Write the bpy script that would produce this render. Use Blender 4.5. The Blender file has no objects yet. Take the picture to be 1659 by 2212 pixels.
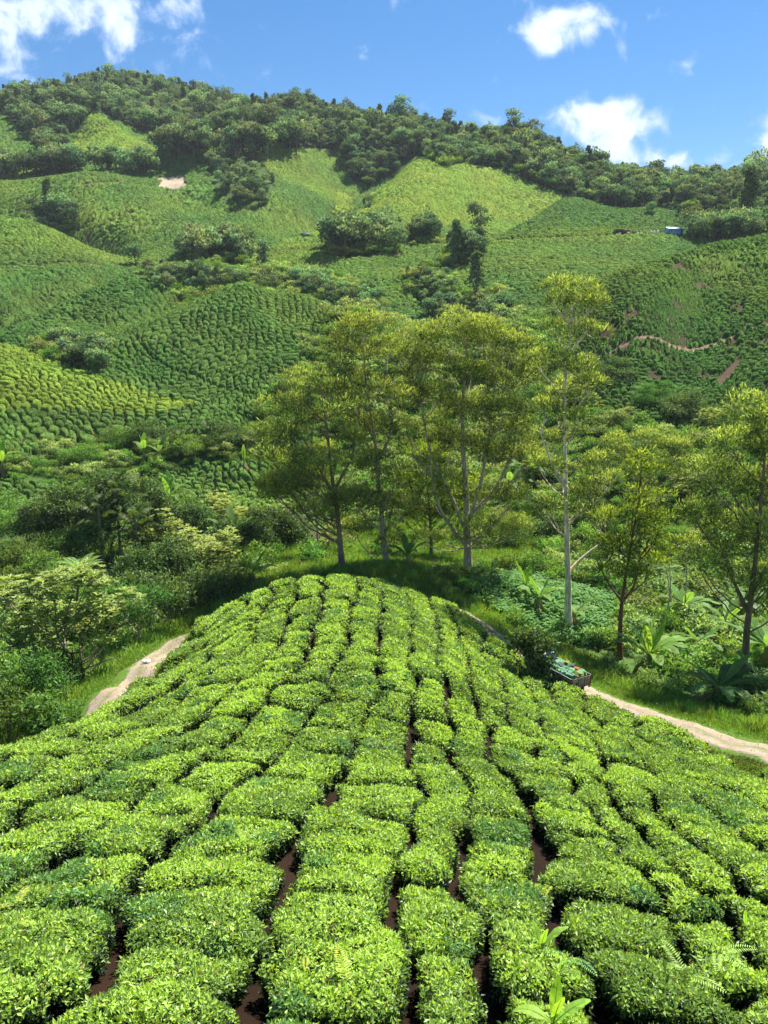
import bpy, math, random
import numpy as np
SC = bpy.context.scene
COL = SC.collection
PI = math.pi
# ------------------------------------------------------------------ camera
PITCH = math.radians(12.0)
FPX = 1661.0                       # focal length in photo units (photo = 1659 x 2212 units)
CP, SP = math.cos(PITCH), math.sin(PITCH)
cam_d = bpy.data.cameras.new('camera')
cam = bpy.data.objects.new('camera', cam_d); COL.objects.link(cam)
cam.location = (0, 0, 0); cam.rotation_euler = (PI/2 - PITCH, 0, 0)
cam_d.sensor_fit = 'VERTICAL'; cam_d.sensor_height = 36.0
cam_d.lens = 36.0*FPX/2212.0
cam_d.clip_start = 0.1; cam_d.clip_end = 6000
SC.camera = cam
# ------------------------------------------------------------------ sun, sky, exposure
SUN_EL, SUN_AZ = math.radians(58), math.radians(38)     # azimuth from +Y (ahead of camera), negative = left
sd = bpy.data.lights.new('sun', 'SUN'); sd.energy = 5.0; sd.angle = math.radians(0.5); sd.color = (1.0, 0.965, 0.90)
sun = bpy.data.objects.new('sun', sd); COL.objects.link(sun)
sun.rotation_euler = (PI/2 - SUN_EL, 0, PI - SUN_AZ)
sun.location = (0, 0, 60)
SC.view_settings.view_transform = 'Standard'; SC.view_settings.look = 'None'
SC.view_settings.exposure = 1.33; SC.view_settings.gamma = 1
try: SC.view_settings.use_curve_mapping = False
except Exception: pass

def N(nt, typ, **kw):
    n = nt.nodes.new(typ)
    for k, v in kw.items():
        if k == 'op': n.operation = v
        elif k == 'inp':
            for i, x in v.items(): n.inputs[i].default_value = x
        else: setattr(n, k, v)
    return n
def math_n(nt, op, a, b=None, c=None, clamp=False):
    n = nt.nodes.new('ShaderNodeMath'); n.operation = op; n.use_clamp = clamp
    for i, x in enumerate((a, b, c)):
        if x is None: continue
        if isinstance(x, (int, float)): n.inputs[i].default_value = x
        else: nt.links.new(x, n.inputs[i])
    return n.outputs[0]
def mapr(nt, v, a, b, c=0.0, d=1.0, smooth=True):
    n = nt.nodes.new('ShaderNodeMapRange'); n.interpolation_type = 'SMOOTHSTEP' if smooth else 'LINEAR'
    nt.links.new(v, n.inputs[0])
    for i, x in zip((1, 2, 3, 4), (a, b, c, d)): n.inputs[i].default_value = x
    return n.outputs[0]

world = bpy.data.worlds.new('World'); SC.world = world; world.use_nodes = True
def build_world():
    nt = world.node_tree; nt.nodes.clear(); L = nt.links.new
    out = N(nt, 'ShaderNodeOutputWorld'); bg = N(nt, 'ShaderNodeBackground')
    sky = N(nt, 'ShaderNodeTexSky'); sky.sky_type = 'NISHITA'; sky.sun_disc = False
    sky.sun_elevation = SUN_EL; sky.sun_rotation = SUN_AZ
    sky.altitude = 1500; sky.air_density = 1.15; sky.dust_density = 0.25; sky.ozone_density = 2.5
    hs = N(nt, 'ShaderNodeHueSaturation', inp={'Hue': 0.500, 'Saturation': 1.30, 'Value': 0.93})
    L(sky.outputs[0], hs.inputs['Color'])
    tc = N(nt, 'ShaderNodeTexCoord'); sx = N(nt, 'ShaderNodeSeparateXYZ'); L(tc.outputs['Generated'], sx.inputs[0])
    y = math_n(nt, 'MAXIMUM', sx.outputs[1], 0.05)
    u = math_n(nt, 'DIVIDE', sx.outputs[0], y); v = math_n(nt, 'DIVIDE', sx.outputs[2], y)
    cb = N(nt, 'ShaderNodeCombineXYZ'); L(u, cb.inputs[0]); L(v, cb.inputs[1])
    nz = N(nt, 'ShaderNodeTexNoise', inp={'Scale': 20.0, 'Detail': 10.0, 'Roughness': 0.58, 'Distortion': 0.35}); L(cb.outputs[0], nz.inputs['Vector'])
    nz2 = N(nt, 'ShaderNodeTexNoise', inp={'Scale': 4.0, 'Detail': 4.0, 'Roughness': 0.5}); L(cb.outputs[0], nz2.inputs['Vector'])
    def uv_of(px, py):
        vv = (1106-py)/FPX; den = CP+vv*SP
        return (px-829.5)/FPX/den, (vv*CP-SP)/den
    total = None; soft = None
    # cloud puffs: px, py, radius x, radius y, density
    puffs = [(1212,64,66,40,1.0),(1272,42,44,22,.72),(1185,85,40,26,.8),(1300,275,74,38,1.0),(1385,245,58,28,1.0),(1245,262,42,22,.8),(1320,305,44,40,.9),
             (1455,350,130,22,.8),(1665,310,55,45,.9),(1070,262,50,20,.7),(415,60,50,44,.76),(40,14,170,34,.55),(210,10,100,32,.52),(5,95,30,40,.5),(330,12,56,26,.46),(-80,50,140,70,.6),
             (280,105,26,36,.5),(290,72,40,22,.5),(1375,38,60,14,.35),(1470,228,22,16,.42),(1590,185,30,14,.35),(160,78,80,24,.45)]
    for (px, py, rx, ry, dn) in puffs:
        cu, cv = uv_of(px, py)
        eu = math_n(nt, 'MULTIPLY', math_n(nt, 'SUBTRACT', u, cu), FPX*1.0/rx)
        ev = math_n(nt, 'MULTIPLY', math_n(nt, 'SUBTRACT', v, cv), FPX*.95/ry)
        r2 = math_n(nt, 'ADD', math_n(nt, 'MULTIPLY', eu, eu), math_n(nt, 'MULTIPLY', ev, ev))
        g = math_n(nt, 'MULTIPLY', math_n(nt, 'POWER', 2.718, math_n(nt, 'MULTIPLY', r2, -0.8)), dn)
        total = g if total is None else math_n(nt, 'ADD', total, g)
    total = math_n(nt, 'MINIMUM', total, 1.15)
    # the soft wide veil over the whole sky
    thr = math_n(nt, 'SUBTRACT', math_n(nt, 'MULTIPLY', nz.outputs[0], 3.4), 2.02)
    m = math_n(nt, 'ADD', total, thr)
    mask = mapr(nt, m, 0.02, 0.8)
    front = mapr(nt, sx.outputs[1], 0.05, 0.2)
    mask = math_n(nt, 'MULTIPLY', mask, front)
    mask = math_n(nt, 'MULTIPLY', mask, 0.86)
    # cloud brightness
    ccol = N(nt, 'ShaderNodeMix', data_type='RGBA'); ccol.inputs[6].default_value = (4.4, 5.6, 7.9, 1); ccol.inputs[7].default_value = (7.4, 8.0, 9.0, 1)
    fac = mapr(nt, m, 0.3, 1.2); L(fac, ccol.inputs[0])
    mx = N(nt, 'ShaderNodeMix', data_type='RGBA'); L(mask, mx.inputs[0]); L(hs.outputs[0], mx.inputs[6]); L(ccol.outputs[2], mx.inputs[7])
    L(mx.outputs[2], bg.inputs[0]); bg.inputs[1].default_value = SKY_STRENGTH
    L(bg.outputs[0], out.inputs[0])
SKY_STRENGTH = 0.064
build_world()
SC.cycles.use_adaptive_sampling = True; SC.cycles.adaptive_threshold = 0.02
SC.cycles.max_bounces = 7; SC.cycles.diffuse_bounces = 4; SC.cycles.glossy_bounces = 2; SC.cycles.transmission_bounces = 4; SC.cycles.volume_bounces = 0
SC.cycles.caustics_reflective = False; SC.cycles.caustics_refractive = False

# ------------------------------------------------------------------ helpers
def tag(o, label=None, cat=None, group=None, kind=None):
    if label: o['label'] = label
    if cat: o['category'] = cat
    if group: o['group'] = group
    if kind: o['kind'] = kind
    return o
def empty(name, loc, rz=0.0, scale=1.0):
    o = bpy.data.objects.new(name, None); o.empty_display_size = 0.3
    COL.objects.link(o); o.location = loc; o.rotation_euler = (0, 0, rz); o.scale = (scale,)*3
    return o
def np_mesh(name, V, F, mats=(), midx=None, attrs=None, smooth=False):
    """V (n,3); F list of int arrays (k,3)/(k,4)"""
    V = np.ascontiguousarray(V, dtype=np.float32)
    if not isinstance(F, (list, tuple)): F = [F]
    me = bpy.data.meshes.new(name)
    me.vertices.add(len(V)); me.vertices.foreach_set('co', V.ravel())
    nl = sum(f.size for f in F); nf = sum(len(f) for f in F)
    me.loops.add(nl); me.polygons.add(nf)
    me.loops.foreach_set('vertex_index', np.concatenate([f.ravel() for f in F]).astype(np.int32))
    sizes = np.concatenate([np.full(len(f), f.shape[1], np.int32) for f in F])
    st = np.concatenate([[0], np.cumsum(sizes)[:-1]]).astype(np.int32)
    me.polygons.foreach_set('loop_start', st)
    try: me.polygons.foreach_set('loop_total', sizes)
    except Exception: pass
    for m in mats: me.materials.append(m)
    if midx is not None: me.polygons.foreach_set('material_index', np.asarray(midx, np.int32))
    me.polygons.foreach_set('use_smooth', np.full(nf, bool(smooth)))
    if attrs:
        for k, a in attrs.items():
            a = np.asarray(a, np.float32)
            if a.ndim == 1:
                at = me.attributes.new(k, 'FLOAT', 'POINT'); at.data.foreach_set('value', a)
            else:
                at = me.attributes.new(k, 'FLOAT_COLOR', 'POINT')
                at.data.foreach_set('color', np.concatenate([a, np.ones((len(a), 1), np.float32)], 1).ravel().astype(np.float32))
    me.update(calc_edges=True)
    return me
def np_obj(name, me, parent=None):
    o = bpy.data.objects.new(name, me); COL.objects.link(o)
    if parent is not None: o.parent = parent
    return o
class MB:
    """collects pieces into one mesh"""
    def __init__(s): s.V = []; s.F3 = []; s.F4 = []; s.C = []; s.M3 = []; s.M4 = []; s.n = 0
    def add(s, V, F, col=None, mat=0):
        V = np.asarray(V, float); F = np.asarray(F, int)
        s.V.append(V)
        if F.shape[1] == 3: s.F3.append(F+s.n); s.M3.append(np.full(len(F), mat))
        else: s.F4.append(F+s.n); s.M4.append(np.full(len(F), mat))
        if col is None: col = np.ones((len(V), 3))
        col = np.asarray(col, float)
        if col.ndim == 1: col = np.tile(col, (len(V), 1))
        s.C.append(col); s.n += len(V)
        return s
    def box(s, c, d, rz=0.0, col=None, mat=0, rx=0.0, ry=0.0):
        x, y, z = d[0]/2, d[1]/2, d[2]/2
        v = np.array([(-x,-y,-z),(x,-y,-z),(x,y,-z),(-x,y,-z),(-x,-y,z),(x,-y,z),(x,y,z),(-x,y,z)])
        v = rot(v, rx, ry, rz) + np.array(c)
        s.add(v, [(0,3,2,1),(4,5,6,7),(0,1,5,4),(1,2,6,5),(2,3,7,6),(3,0,4,7)], col, mat); return s
    def tube(s, P, R, n=6, col=None, mat=0, cap=True):
        P = np.asarray(P, float); R = np.broadcast_to(np.asarray(R, float), (len(P),))
        T = np.gradient(P, axis=0); T /= np.linalg.norm(T, axis=1)[:, None]+1e-9
        ref = np.array([0, 0, 1.0]) if abs(T[0, 2]) < 0.9 else np.array([1.0, 0, 0])
        A = np.cross(T, ref); A /= np.linalg.norm(A, axis=1)[:, None]+1e-9; B = np.cross(T, A)
        th = np.arange(n)*2*PI/n
        V = (P[:, None]+R[:, None, None]*(A[:, None]*np.cos(th)[None, :, None]+B[:, None]*np.sin(th)[None, :, None])).reshape(-1, 3)
        m = len(P); i, j = np.meshgrid(np.arange(m-1), np.arange(n), indexing='ij')
        a = i*n+j; b = i*n+(j+1) % n
        F = np.stack([a, b, b+n, a+n], -1).reshape(-1, 4)
        s.add(V, F, col, mat)
        if cap:
            k = s.n
            s.add(P[[0, -1]], np.array([(0, 0, 0)])[:0].reshape(0, 3), col, mat) if False else None
        return s
    def ico(s, c, r, sub=1, col=None, mat=0, sc=(1,1,1), jit=0.0, rng=None):
        V, F = ICO[sub]; V = V.copy()
        if jit: V = V*(1+(rng.random((len(V), 1))-.5)*jit)
        s.add(V*r*np.array(sc)+np.array(c), F, col, mat); return s
    def build(s, name, mats, parent=None, smooth=False):
        V = np.concatenate(s.V); C = np.concatenate(s.C); F = []; M = []
        if s.F3: F.append(np.concatenate(s.F3)); M.append(np.concatenate(s.M3))
        if s.F4: F.append(np.concatenate(s.F4)); M.append(np.concatenate(s.M4))
        if not isinstance(mats, (list, tuple)): mats = [mats]
        me = np_mesh(name, V, F, mats, np.concatenate(M), {'col': C}, smooth)
        return np_obj(name, me, parent)
def rot(v, rx=0.0, ry=0.0, rz=0.0):
    v = np.asarray(v, float)
    if rx: c, s_ = math.cos(rx), math.sin(rx); v = v @ np.array([[1,0,0],[0,c,-s_],[0,s_,c]]).T
    if ry: c, s_ = math.cos(ry), math.sin(ry); v = v @ np.array([[c,0,s_],[0,1,0],[-s_,0,c]]).T
    if rz: c, s_ = math.cos(rz), math.sin(rz); v = v @ np.array([[c,-s_,0],[s_,c,0],[0,0,1]]).T
    return v
def make_ico():
    t = (1+5**.5)/2
    v = [(-1,t,0),(1,t,0),(-1,-t,0),(1,-t,0),(0,-1,t),(0,1,t),(0,-1,-t),(0,1,-t),(t,0,-1),(t,0,1),(-t,0,-1),(-t,0,1)]
    f = [(0,11,5),(0,5,1),(0,1,7),(0,7,10),(0,10,11),(1,5,9),(5,11,4),(11,10,2),(10,7,6),(7,1,8),(3,9,4),(3,4,2),(3,2,6),(3,6,8),(3,8,9),(4,9,5),(2,4,11),(6,2,10),(8,6,7),(9,8,1)]
    out = {}
    V = np.array(v, float); V /= np.linalg.norm(V, axis=1)[:, None]; F = np.array(f)
    out[0] = (V, F)
    for k in (1, 2, 3):
        cache = {}; vl = list(map(tuple, V)); nf = []
        def mid(a, b):
            key = (min(a, b), max(a, b))
            if key not in cache:
                m = np.array(vl[a])+np.array(vl[b]); m /= np.linalg.norm(m); vl.append(tuple(m)); cache[key] = len(vl)-1
            return cache[key]
        for a, b, c in F:
            ab, bc, ca = mid(a, b), mid(b, c), mid(c, a); nf += [(a, ab, ca), (b, bc, ab), (c, ca, bc), (ab, bc, ca)]
        V = np.array(vl); F = np.array(nf); out[k] = (V, F)
    return out
ICO = make_ico()

# ------------------------------------------------------------------ materials
def mat_leaf(name, base, vary=0.25, rough=0.5, trans=0.35, tcol=None, spec=0.35, noise=0.0, nscale=3.0, dark=None):
    """leaf: base colour times the mesh's own 'col' attribute; part of the light goes through"""
    m = bpy.data.materials.new(name); m.use_nodes = True; nt = m.node_tree; nt.nodes.clear(); L = nt.links.new
    out = N(nt, 'ShaderNodeOutputMaterial')
    at = N(nt, 'ShaderNodeAttribute', attribute_name='col')
    mul = N(nt, 'ShaderNodeMix', data_type='RGBA', blend_type='MULTIPLY'); mul.inputs[0].default_value = 1; mul.inputs[6].default_value = (*base, 1)
    L(at.outputs['Color'], mul.inputs[7]); c = mul.outputs[2]
    if vary:
        oi = N(nt, 'ShaderNodeObjectInfo')
        hs = N(nt, 'ShaderNodeHueSaturation')
        L(mapr(nt, oi.outputs['Random'], 0, 1, 0.5-vary*.09, 0.5+vary*.09, False), hs.inputs['Hue'])
        sc_ = math_n(nt, 'FRACT', math_n(nt, 'MULTIPLY', oi.outputs['Random'], 7.31))
        L(mapr(nt, sc_, 0, 1, 1-vary, 1+vary, False), hs.inputs['Value']); L(c, hs.inputs['Color']); c = hs.outputs[0]
    if noise:
        tc = N(nt, 'ShaderNodeTexCoord'); nz = N(nt, 'ShaderNodeTexNoise', inp={'Scale': nscale, 'Detail': 3.0}); L(tc.outputs['Object'], nz.inputs['Vector'])
        h2 = N(nt, 'ShaderNodeHueSaturation'); L(mapr(nt, nz.outputs[0], .3, .7, 1-noise, 1+noise), h2.inputs['Value']); L(c, h2.inputs['Color']); c = h2.outputs[0]
    bs = N(nt, 'ShaderNodeBsdfPrincipled', inp={'Roughness': rough, 'Specular IOR Level': spec}); L(c, bs.inputs['Base Color'])
    tr = N(nt, 'ShaderNodeBsdfTranslucent')
    tm = N(nt, 'ShaderNodeMix', data_type='RGBA', blend_type='MULTIPLY'); tm.inputs[0].default_value = 1
    tm.inputs[7].default_value = (*(tcol or (1.35, 1.25, 0.45)), 1); L(c, tm.inputs[6]); L(tm.outputs[2], tr.inputs[0])
    mx = N(nt, 'ShaderNodeMixShader'); mx.inputs[0].default_value = trans; L(bs.outputs[0], mx.inputs[1]); L(tr.outputs[0], mx.inputs[2])
    L(mx.outputs[0], out.inputs[0])
    return m
def mat_solid(name, base, rough=0.7, spec=0.3, noise=0.25, nscale=6.0, metal=0.0, base2=None, bump=0.0, usecol=True, stretch=(1,1,1), detail=5.0):
    m = bpy.data.materials.new(name); m.use_nodes = True; nt = m.node_tree; nt.nodes.clear(); L = nt.links.new
    out = N(nt, 'ShaderNodeOutputMaterial'); bs = N(nt, 'ShaderNodeBsdfPrincipled', inp={'Roughness': rough, 'Specular IOR Level': spec, 'Metallic': metal})
    tc = N(nt, 'ShaderNodeTexCoord'); mp = N(nt, 'ShaderNodeMapping'); mp.inputs['Scale'].default_value = stretch; L(tc.outputs['Object'], mp.inputs[0])
    nz = N(nt, 'ShaderNodeTexNoise', inp={'Scale': nscale, 'Detail': detail, 'Roughness': 0.6}); L(mp.outputs[0], nz.inputs['Vector'])
    mx = N(nt, 'ShaderNodeMix', data_type='RGBA'); L(mapr(nt, nz.outputs[0], .32, .68), mx.inputs[0])
    b2 = base2 or tuple(x*(1-noise) for x in base)
    mx.inputs[6].default_value = (*b2, 1); mx.inputs[7].default_value = (*[min(1, x*(1+(0 if base2 else noise))) for x in base], 1)
    c = mx.outputs[2]
    if usecol:
        at = N(nt, 'ShaderNodeAttribute', attribute_name='col'); mul = N(nt, 'ShaderNodeMix', data_type='RGBA', blend_type='MULTIPLY'); mul.inputs[0].default_value = 1
        L(c, mul.inputs[6]); L(at.outputs['Color'], mul.inputs[7]); c = mul.outputs[2]
    L(c, bs.inputs['Base Color'])
    if bump:
        bp = N(nt, 'ShaderNodeBump', inp={'Strength': bump, 'Distance': 0.05}); L(nz.outputs[0], bp.inputs['Height']); L(bp.outputs[0], bs.inputs['Normal'])
    L(bs.outputs[0], out.inputs[0])
    return m

# ------------------------------------------------------------------ terrain: photo points with their distance along Y
Y0 = 8.0
def tanof(py):
    v = (1106-np.asarray(py, float))/FPX
    return (v*CP-SP)/(CP+v*SP)
def unproj(px, py, Y):
    v = (1106-np.asarray(py, float))/FPX; den = CP+v*SP
    return np.stack([(np.asarray(px, float)-829.5)/FPX/den*Y, np.asarray(Y, float)*np.ones_like(v), (v*CP-SP)/den*Y], -1)
def proj(x, y, z):
    zc = y*CP-z*SP; up = y*SP+z*CP
    return 829.5+FPX*x/zc, 1106-FPX*up/zc
TP = []
def T(h, *pts):
    for (px, py, Y) in pts:
        p = unproj(px, py, Y); TP.append((p[0], p[1], p[2]-h))
# near spur (bush tops are 0.75 m above)
T(.75, (130,1562,24),(220,1520,28),(829,2212,6.6),(0,2212,6.3),(1659,2212,7.2),(829,1960,9.6),(100,1960,9.4),(1600,1960,11),(829,1700,16.5),(400,1700,16.2),(100,1700,16),(1300,1700,19),(1659,1740,19),
  (829,1450,25.5),(620,1450,26),(450,1500,25.5),(1000,1450,28),(700,1320,34),(840,1330,34.5),(560,1350,34),(930,1372,36),(200,1600,21.5),(320,1540,26),(0,1610,20.5),(-300,1730,16),
  (640,1245,42.5),(760,1240,43.5),(880,1292,44),(540,1290,41),(960,1350,45),(1030,1402,44.5),(1120,1462,42.5),(1300,1640,25),(1250,1560,33),(1400,1600,31),(1280,1538,38),(1500,1622,32.5),(1659,1668,29),(395,1392,42),(320,1475,36.5),(450,1340,42.5),(1150,1530,33))
for p in [(-8,1,-4.6),(0,1,-4.3),(8,1,-4.8),(0,-5,-3.8),(-10,-5,-4),(10,-5,-4),(-20,4,-7),(20,4,-7.5),(40,10,-14),(-40,12,-16),(60,30,-18),(-60,35,-19),(-40,-5,-12),(40,-5,-12)]: TP.append(p)
# road beside the spur, both ends, and what lies behind the crest
ROAD_R = [(1900,1705,27),(1659,1622,32.5),(1500,1575,36),(1380,1535,40),(1270,1492,44),(1180,1442,47.5),(1100,1398,50),(1040,1347,53),(980,1314,56),(900,1289,58.5)]
ROAD_L = [(385,1378,46.5),(340,1415,42),(300,1450,38.5),(260,1487,35.5),(220,1525,33),(150,1600,29.5),(60,1700,26)]
T(0, *ROAD_R); T(0, *ROAD_L[:5])
T(0, (0,1690,27),(-350,1800,26),(150,1640,29.5),(760,1258,57),(640,1275,56),(520,1315,53),(560,1268,60),(440,1366,50.5),(830,1272,57),(480,1275,63),(400,1325,60))
T(0, (1300,1440,52),(1400,1462,52),(1550,1535,44),(1659,1560,40),(1900,1640,33),(1605,1480,49),(1339,1422,55),(1228,1366,60),(1150,1390,56),(1100,1270,66),(1250,1300,66),(1150,1200,80),(1400,1290,70),(1400,1200,85),(1600,1300,68),(1500,1150,86),(1659,1200,76),(1500,1000,99),(1000,1100,105),(1000,1000,125),(1050,900,150),(1000,750,190),(900,700,203),(1100,700,190),(1200,1050,98),(1250,950,112),
  (740,1229,62),(835,1226,62),(1010,1246,66),(930,1215,72),(800,1150,85),(600,1180,78),(500,1225,70),(300,1320,60),(180,1492,42.5),(100,1500,44),(0,1545,40),(-350,1600,40),(100,1210,75),(0,1300,64),(200,1100,85),(430,1062,95),(560,1100,86),(100,1080,88),(0,1000,95),(430,1030,99),(450,965,104),(100,960,104),(700,1000,110),(800,950,125),(-350,1200,75),(-350,1000,92))
# left mid field and cone hill
T(.6, (300,900,112),(100,850,115),(0,850,113),(-350,860,110),(450,885,114),(560,872,118),(0,742,140),(-350,740,140),(100,765,137),(180,802,131),(260,790,132),(330,800,131),(430,830,126),
  (530,614,166),(430,650,160),(330,690,152),(245,738,145),(500,750,138),(600,750,138),(400,760,136),(500,820,126),(700,750,141),(640,634,165),(580,634,167),(700,665,158),(760,705,150),(680,790,130),(620,680,155),(740,850,130),(530,680,150),(460,700,147))
T(0, (530,725,192),(680,735,188),(400,730,180),(780,700,185),(180,792,148),(80,785,152),(0,790,155),(-350,790,155))
T(.6, (290,602,205),(200,625,196),(120,660,186),(40,700,176),(0,720,171),(-350,800,160),(200,700,176),(100,740,165),(300,680,182),(380,640,196))
T(0, (290,675,232),(380,690,215),(0,735,195),(100,695,212))
T(.6, (0,640,207),(0,600,226),(150,602,232),(0,576,240),(100,574,242),(200,573,246),(270,586,251),(-350,580,238),(0,470,286),(100,492,281),(200,535,271),(270,578,260),(-350,430,290))
T(0, (100,560,312),(0,545,315),(220,590,300),(-350,510,320))
T(.6, (0,395,362),(100,384,356),(180,377,353),(280,389,351),(340,407,348),(420,450,338),(300,450,322),(400,500,302),(350,545,282),(480,562,270),(330,565,268),(200,490,315),(560,560,264),(-350,400,360),(350,580,252),(500,578,250),(430,600,238),(520,600,236))
T(.6, (370,388,386),(250,377,385),(120,385,385),(0,388,385),(300,300,445),(200,246,455),(340,345,405),(160,290,440),(100,345,405),(0,240,475),(0,330,405),(-350,240,480),(430,400,352),(260,270,452))
# far forest (tree crowns about 9 m above)
T(9, (300,152,640),(200,158,630),(100,180,605),(0,203,570),(-350,260,560),(400,180,630),(500,204,605),(590,218,580),(640,200,568),(700,216,545),(780,234,520),(860,242,500),(940,248,482),(1000,272,472),(1100,262,452),(1180,296,442),(1290,334,425),(1400,360,415),(1500,366,412),(1600,360,405),(1659,366,400),(2010,330,400),
  (300,200,540),(500,240,500),(400,262,475),(600,250,490),(800,280,450),(1000,320,415),(900,290,445),(1100,340,396),(1300,395,375),(1500,400,372),(1620,415,362),(2010,400,360))
T(.6, (540,267,435),(480,290,424),(600,300,420),(390,347,402),(450,342,402),(530,325,408),(600,400,362),(700,350,430),(690,325,440),(650,450,350),(560,500,302),(500,425,342),(750,400,420),(700,430,372),(640,562,252),(600,602,238),
  (900,346,402),(860,380,382),(800,430,347),(740,480,315),(680,530,280),(900,450,322),(950,400,357),(1000,470,332),(1040,352,408),(1100,400,388),(1200,430,378),(1060,468,350),(850,505,290),(800,525,280),(780,557,256),(900,562,256),(700,592,240),(800,622,226),(700,650,212),(950,650,217),(880,697,202))
T(.6, (1240,428,311),(1180,450,302),(1120,486,286),(1070,521,269),(1330,456,306),(1400,453,306),(1500,463,301),(1620,470,296),(1250,480,282),(1150,505,272),(1250,514,263),(1100,524,263),(1350,507,268),(1470,508,268),(1400,480,285),
  (1180,562,236),(1060,572,236),(1000,596,229),(1100,602,220),(1200,602,215),(1100,682,196),(1300,527,256),(1250,562,236),(1150,642,206),(1420,532,250),(1350,560,236))
T(0, (1010,560,246),(960,602,236),(1040,642,212),(1240,490,345),(1130,522,316),(1185,495,330),(1085,545,296),(1320,490,345),(1400,500,345),(850,402,420),(790,465,385),(730,520,345),(690,560,310),(2010,470,330))
T(.6, (1659,506,192),(1560,531,183),(1500,549,177),(1400,566,171),(1330,586,167),(1282,613,163),(2010,400,200),(1240,680,156),(1400,650,149),(1470,620,160),(1345,700,143),(1400,740,138),(1320,762,138),(1548,600,172),(1525,680,157),(1495,762,142),(1450,835,129),(1659,590,172),(1610,640,160),(1625,700,149),(1600,800,130),(1659,800,126),(1540,885,113),(1380,852,122),(1300,852,124),(1200,852,128),(1500,926,107),(1659,880,112),(2010,800,115))
T(0, (1500,582,217),(1400,602,212),(1659,565,232),(1300,640,195),(2010,520,240))
for px, py, Y in [(-350,270,560),(0,210,570),(100,180,605),(200,158,630),(300,152,640),(400,180,630),(500,204,605),(590,226,580),(640,208,568),(700,224,545),(780,240,520),(860,247,500),(940,253,482),(1000,277,472),(1100,268,452),(1180,300,442),(1290,338,425),(1400,366,415),(1500,372,412),(1600,366,405),(1659,370,400),(2010,340,400)]:
    T(9, (px, py+22, Y+45), (px, py+70, Y+110))
for p in [(-600,900,120),(0,900,110),(400,900,60),(0,1150,90),(-900,1150,80),(900,1150,60),(-700,560,190),(600,450,100)]: TP.append(p)
TP = np.array(TP)
def warp(x, y):
    yy = np.maximum(np.asarray(y, float)+Y0, 0.5)
    return np.asarray(x, float)/yy, np.log(yy)
class TPS:
    def __init__(s, U, W, Z, reg=1e-5):
        s.P = np.stack([U, W], -1); n = len(U)
        K = s.k(s.P, s.P)+np.eye(n)*reg; Q = np.concatenate([np.ones((n, 1)), s.P], 1)
        A = np.block([[K, Q], [Q.T, np.zeros((3, 3))]]); s.c = np.linalg.solve(A, np.concatenate([Z, np.zeros(3)]))
    def k(s, a, b):
        d2 = ((a[:, None]-b[None])**2).sum(-1)
        return -np.sqrt(d2+.022**2)
    def __call__(s, U, W):
        sh = np.shape(U); X = np.stack([np.ravel(U), np.ravel(W)], -1); o = np.empty(len(X))
        for i in range(0, len(X), 20000):
            x = X[i:i+20000]; o[i:i+20000] = s.k(x, s.P)@s.c[:-3]+s.c[-3]+x@s.c[-2:]
        return o.reshape(sh)
def value_noise(x, y, seed=0):
    xi = np.floor(x).astype(np.int64); yi = np.floor(y).astype(np.int64); fx = x-xi; fy = y-yi
    fx = fx*fx*(3-2*fx); fy = fy*fy*(3-2*fy)
    def h(a, b):
        n = (a*374761393+b*668265263+seed*1442695041) & 0xffffffff
        n = ((n ^ (n >> 13))*1274126177) & 0xffffffff
        return ((n ^ (n >> 16)) & 0xffffff)/float(0xffffff)
    return (h(xi, yi)*(1-fx)+h(xi+1, yi)*fx)*(1-fy)+(h(xi, yi+1)*(1-fx)+h(xi+1, yi+1)*fx)*fy
def fbm(x, y, seed=0, oct=4):
    a = 0; s = 0; k = 1.0
    for i in range(oct): a = a+value_noise(x*2**i, y*2**i, seed+i)*k; s += k; k *= .5
    return a/s
_u, _w = warp(TP[:, 0], TP[:, 1]); _tps = TPS(_u, _w, TP[:, 2]/(TP[:, 1]+Y0), 2e-6)
GU = np.linspace(-1.3, 1.3, 331); GW = np.linspace(math.log(1.5), math.log(1200), 521)
_gz = _tps(*np.meshgrid(GU, GW, indexing='ij'))
def H(x, y):
    """ground height"""
    u, w = warp(x, y)
    a = np.clip((u-GU[0])/(GU[1]-GU[0]), 1, len(GU)-3.001); b = np.clip((w-GW[0])/(GW[1]-GW[0]), 1, len(GW)-3.001)
    i = a.astype(int); j = b.astype(int); fa = a-i; fb = b-j
    def cr(t): return (-.5*t**3+t*t-.5*t, 1.5*t**3-2.5*t*t+1, -1.5*t**3+2*t*t+.5*t, .5*t**3-.5*t*t)
    ca, cb = cr(fa), cr(fb); o = 0
    for p in range(4):
        for q in range(4): o = o+ca[p]*cb[q]*_gz[i+p-1, j+q-1]
    yy = np.maximum(np.asarray(y, float)+Y0, 0.5)
    far = np.clip((yy-60)/60, 0, 1)
    return o*yy+far*(fbm(np.asarray(x)/18.+50, np.asarray(y)/18.+50, 3, 4)-.5)*2.3
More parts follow.
